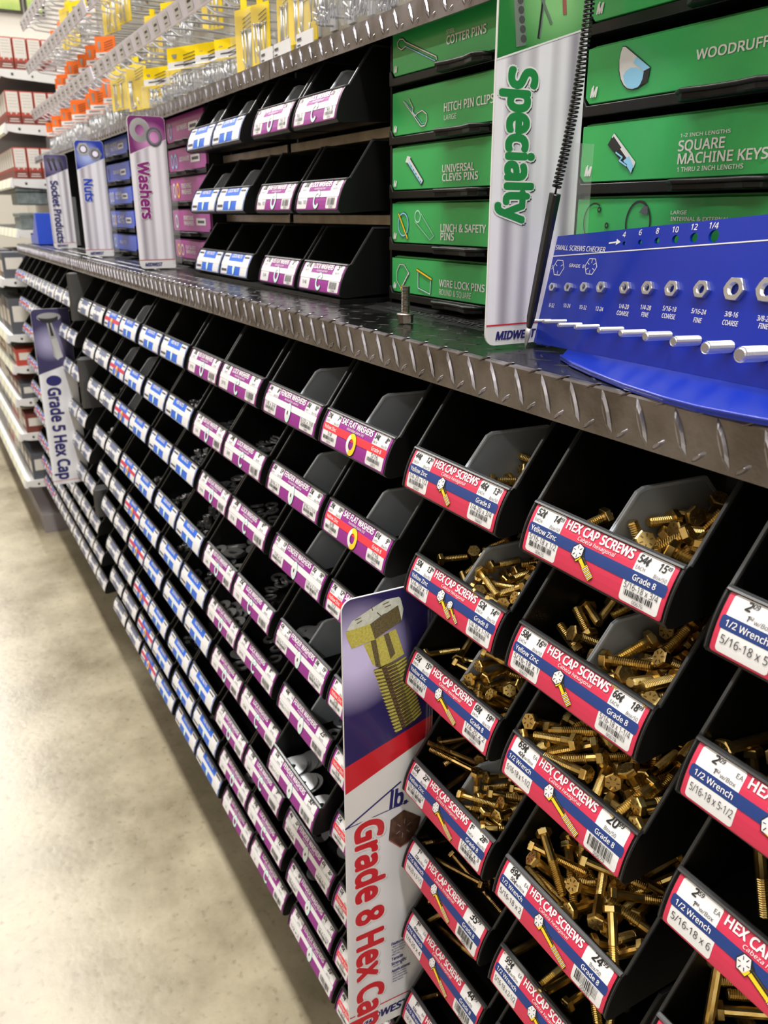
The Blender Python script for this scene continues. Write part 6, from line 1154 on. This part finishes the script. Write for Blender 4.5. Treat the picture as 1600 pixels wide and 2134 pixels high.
# ------------------------------------------------------------------ room
def floor_mat():
    m=bpy.data.materials.new('polished_concrete'); m.use_nodes=True; nt=m.node_tree; b=nt.nodes['Principled BSDF']; tc=nt.nodes.new('ShaderNodeTexCoord')
    n=nt.nodes.new('ShaderNodeTexNoise'); n.inputs['Scale'].default_value=3.2; n.inputs['Detail'].default_value=9; n.inputs['Roughness'].default_value=.68
    r=nt.nodes.new('ShaderNodeValToRGB'); e=r.color_ramp.elements; e[0].position=.32; e[0].color=(.17,.14,.088,1); e[1].position=.66; e[1].color=(.37,.325,.23,1)
    n2=nt.nodes.new('ShaderNodeTexNoise'); n2.inputs['Scale'].default_value=55; n2.inputs['Detail'].default_value=5
    r2=nt.nodes.new('ShaderNodeValToRGB'); r2.color_ramp.elements[0].position=.27; r2.color_ramp.elements[0].color=(.45,.40,.33,1); r2.color_ramp.elements[1].position=.42; r2.color_ramp.elements[1].color=(1,1,1,1)
    mx=nt.nodes.new('ShaderNodeMixRGB'); mx.blend_type='MULTIPLY'; mx.inputs[0].default_value=.55
    L=nt.links.new; L(tc.outputs['Object'],n.inputs['Vector']); L(tc.outputs['Object'],n2.inputs['Vector']); L(n.outputs['Fac'],r.inputs['Fac']); L(n2.outputs['Fac'],r2.inputs['Fac'])
    L(r.outputs['Color'],mx.inputs[1]); L(r2.outputs['Color'],mx.inputs[2]); L(mx.outputs[0],b.inputs['Base Color'])
    mr=nt.nodes.new('ShaderNodeMapRange'); mr.inputs['To Min'].default_value=.20; mr.inputs['To Max'].default_value=.40; L(n.outputs['Fac'],mr.inputs['Value']); L(mr.outputs[0],b.inputs['Roughness'])
    bp=nt.nodes.new('ShaderNodeBump'); bp.inputs['Strength'].default_value=.15; bp.inputs['Distance'].default_value=.003; L(n2.outputs['Fac'],bp.inputs['Height']); L(bp.outputs['Normal'],b.inputs['Normal'])
    MATS['concrete']=m
floor_mat(); M('wall_beige',(.62,.60,.55),.8); M('ceiling_white',(.7,.7,.7),.8); M('photo_green',(.16,.30,.05),.5,noise=(5,(.55,.62,.20),5)); M('frame_dark',(.03,.022,.015),.5); M('opposite',(.10,.08,.06),.7,noise=(3,(.35,.26,.15),4)); M('bright_yellow',(.85,.5,.01),.5)
mb=MB(); mb.box(-13,-3.6,-.05,2.0,1.2,0,'concrete'); struct(mb.build('floor'))
mb=MB(); mb.box(-13.1,-3.6,0,-13,1.2,4.2,'wall_beige'); struct(mb.build('wall_far'))
mb=MB(); mb.box(-13,1.2,0,2.0,1.3,4.2,'wall_beige'); struct(mb.build('wall_back'))
mb=MB(); mb.box(-13,-3.7,0,2.0,-3.6,4.2,'opposite'); struct(mb.build('wall_front'))
mb=MB(); mb.box(2.0,-3.7,0,2.1,1.3,4.2,'wall_beige'); struct(mb.build('wall_right'))
mb=MB(); mb.box(-13,-3.7,4.2,2.1,1.3,4.3,'ceiling_white'); struct(mb.build('ceiling'))
GZ0=[(0.2156,2.1837)][0][1]; GY=[p[0] for p in [(0.1158,2.1780),(0.2687,2.1888),(0.2789,2.1897),(0.3626,2.1861)]]
mb=MB(); mb.box(-4.63,-.35,1.985,-4.602,1.15,2.75,'wall_beige'); mb.box(-4.63,1.10,0,-4.602,1.15,1.984,'wall_beige'); tag(mb.build('header_board'),'beige header board above the far shelves','board')
for i in range(2):
    y0,y1=GY[2*i],GY[2*i+1]
    t=thing('framed_photo','greenery photo in a dark frame high above the far shelves, %s of two'%('left','right')[i],'picture',(-4.6,0,0),'green photos above the far shelves')
    mb=MB(); mb.box(0,y0,GZ0-.01,.02,y1,GZ0+.4,'frame_dark'); mb.build('frame',t); mb=MB(); mb.box(.0205,y0+.01,GZ0,.022,y1-.01,GZ0+.39,'photo_green'); mb.build('photo',t)
mb=MB(); mb.box(-7.4,-.62,.0,-6.9,-.40,.55,'black_matte'); mb.box(-7.35,-.6,.551,-6.95,-.42,.56,'bright_yellow'); mb.box(-6.899,-.58,.30,-6.89,-.44,.50,'bright_yellow'); tag(mb.build('floor_scrubber',bevel=.01),'dark machine with a yellow front standing at the far end of the aisle','machine')
# ------------------------------------------------------------------ light
def area(x,y,z,sx,sy,p,col=(1,.97,.92),rot=(0,0,0)):
    l=bpy.data.lights.new('ceiling_lamp_and_fill','AREA'); l.shape='RECTANGLE'; l.size=sx; l.size_y=sy; l.energy=p; l.color=col
    o=bpy.data.objects.new('ceiling_lamp_and_fill',l); COL.objects.link(o); o.location=(x,y,z); o.rotation_euler=rot; return o
for x in (-10.5,-7.6,-4.7,-1.8,.9):
    area(x,-.50,3.9,2.4,.22,140); area(x,-2.9,3.9,2.4,.22,44)  # row over the shelf edge, then an added fill row brightening upright faces
w=bpy.data.worlds.new('store'); SC.world=w; w.use_nodes=True; w.node_tree.nodes['Background'].inputs[0].default_value=(.95,.97,1,1); w.node_tree.nodes['Background'].inputs[1].default_value=.16
# ------------------------------------------------------------------ camera
cam=bpy.data.cameras.new('camera'); co=bpy.data.objects.new('camera',cam); COL.objects.link(co); SC.camera=co
co.location=(0,-.38,1.32)
pitch,yaw,roll=.340777,.499848,-.00113
f=Vector((-cos(yaw)*cos(pitch),sin(yaw)*cos(pitch),-sin(pitch))); r=Vector((f.y,-f.x,0)).normalized(); u=r.cross(f)
r2=r*cos(roll)+u*sin(roll); u2=-r*sin(roll)+u*cos(roll)
co.rotation_euler=Matrix((r2,u2,-f)).transposed().to_euler()
cam.sensor_fit='VERTICAL'; cam.sensor_height=24; cam.lens=1752.76/2134*24; cam.clip_start=.02
cam.dof.use_dof=True; cam.dof.focus_distance=.68; cam.dof.aperture_fstop=9.5
SC.view_settings.view_transform='Standard'; SC.view_settings.look='None'; SC.view_settings.exposure=-.3
SC.cycles.max_bounces=5; SC.cycles.transparent_max_bounces=8; SC.cycles.adaptive_threshold=.04; SC.cycles.use_adaptive_sampling=True; SC.cycles.use_denoising=True
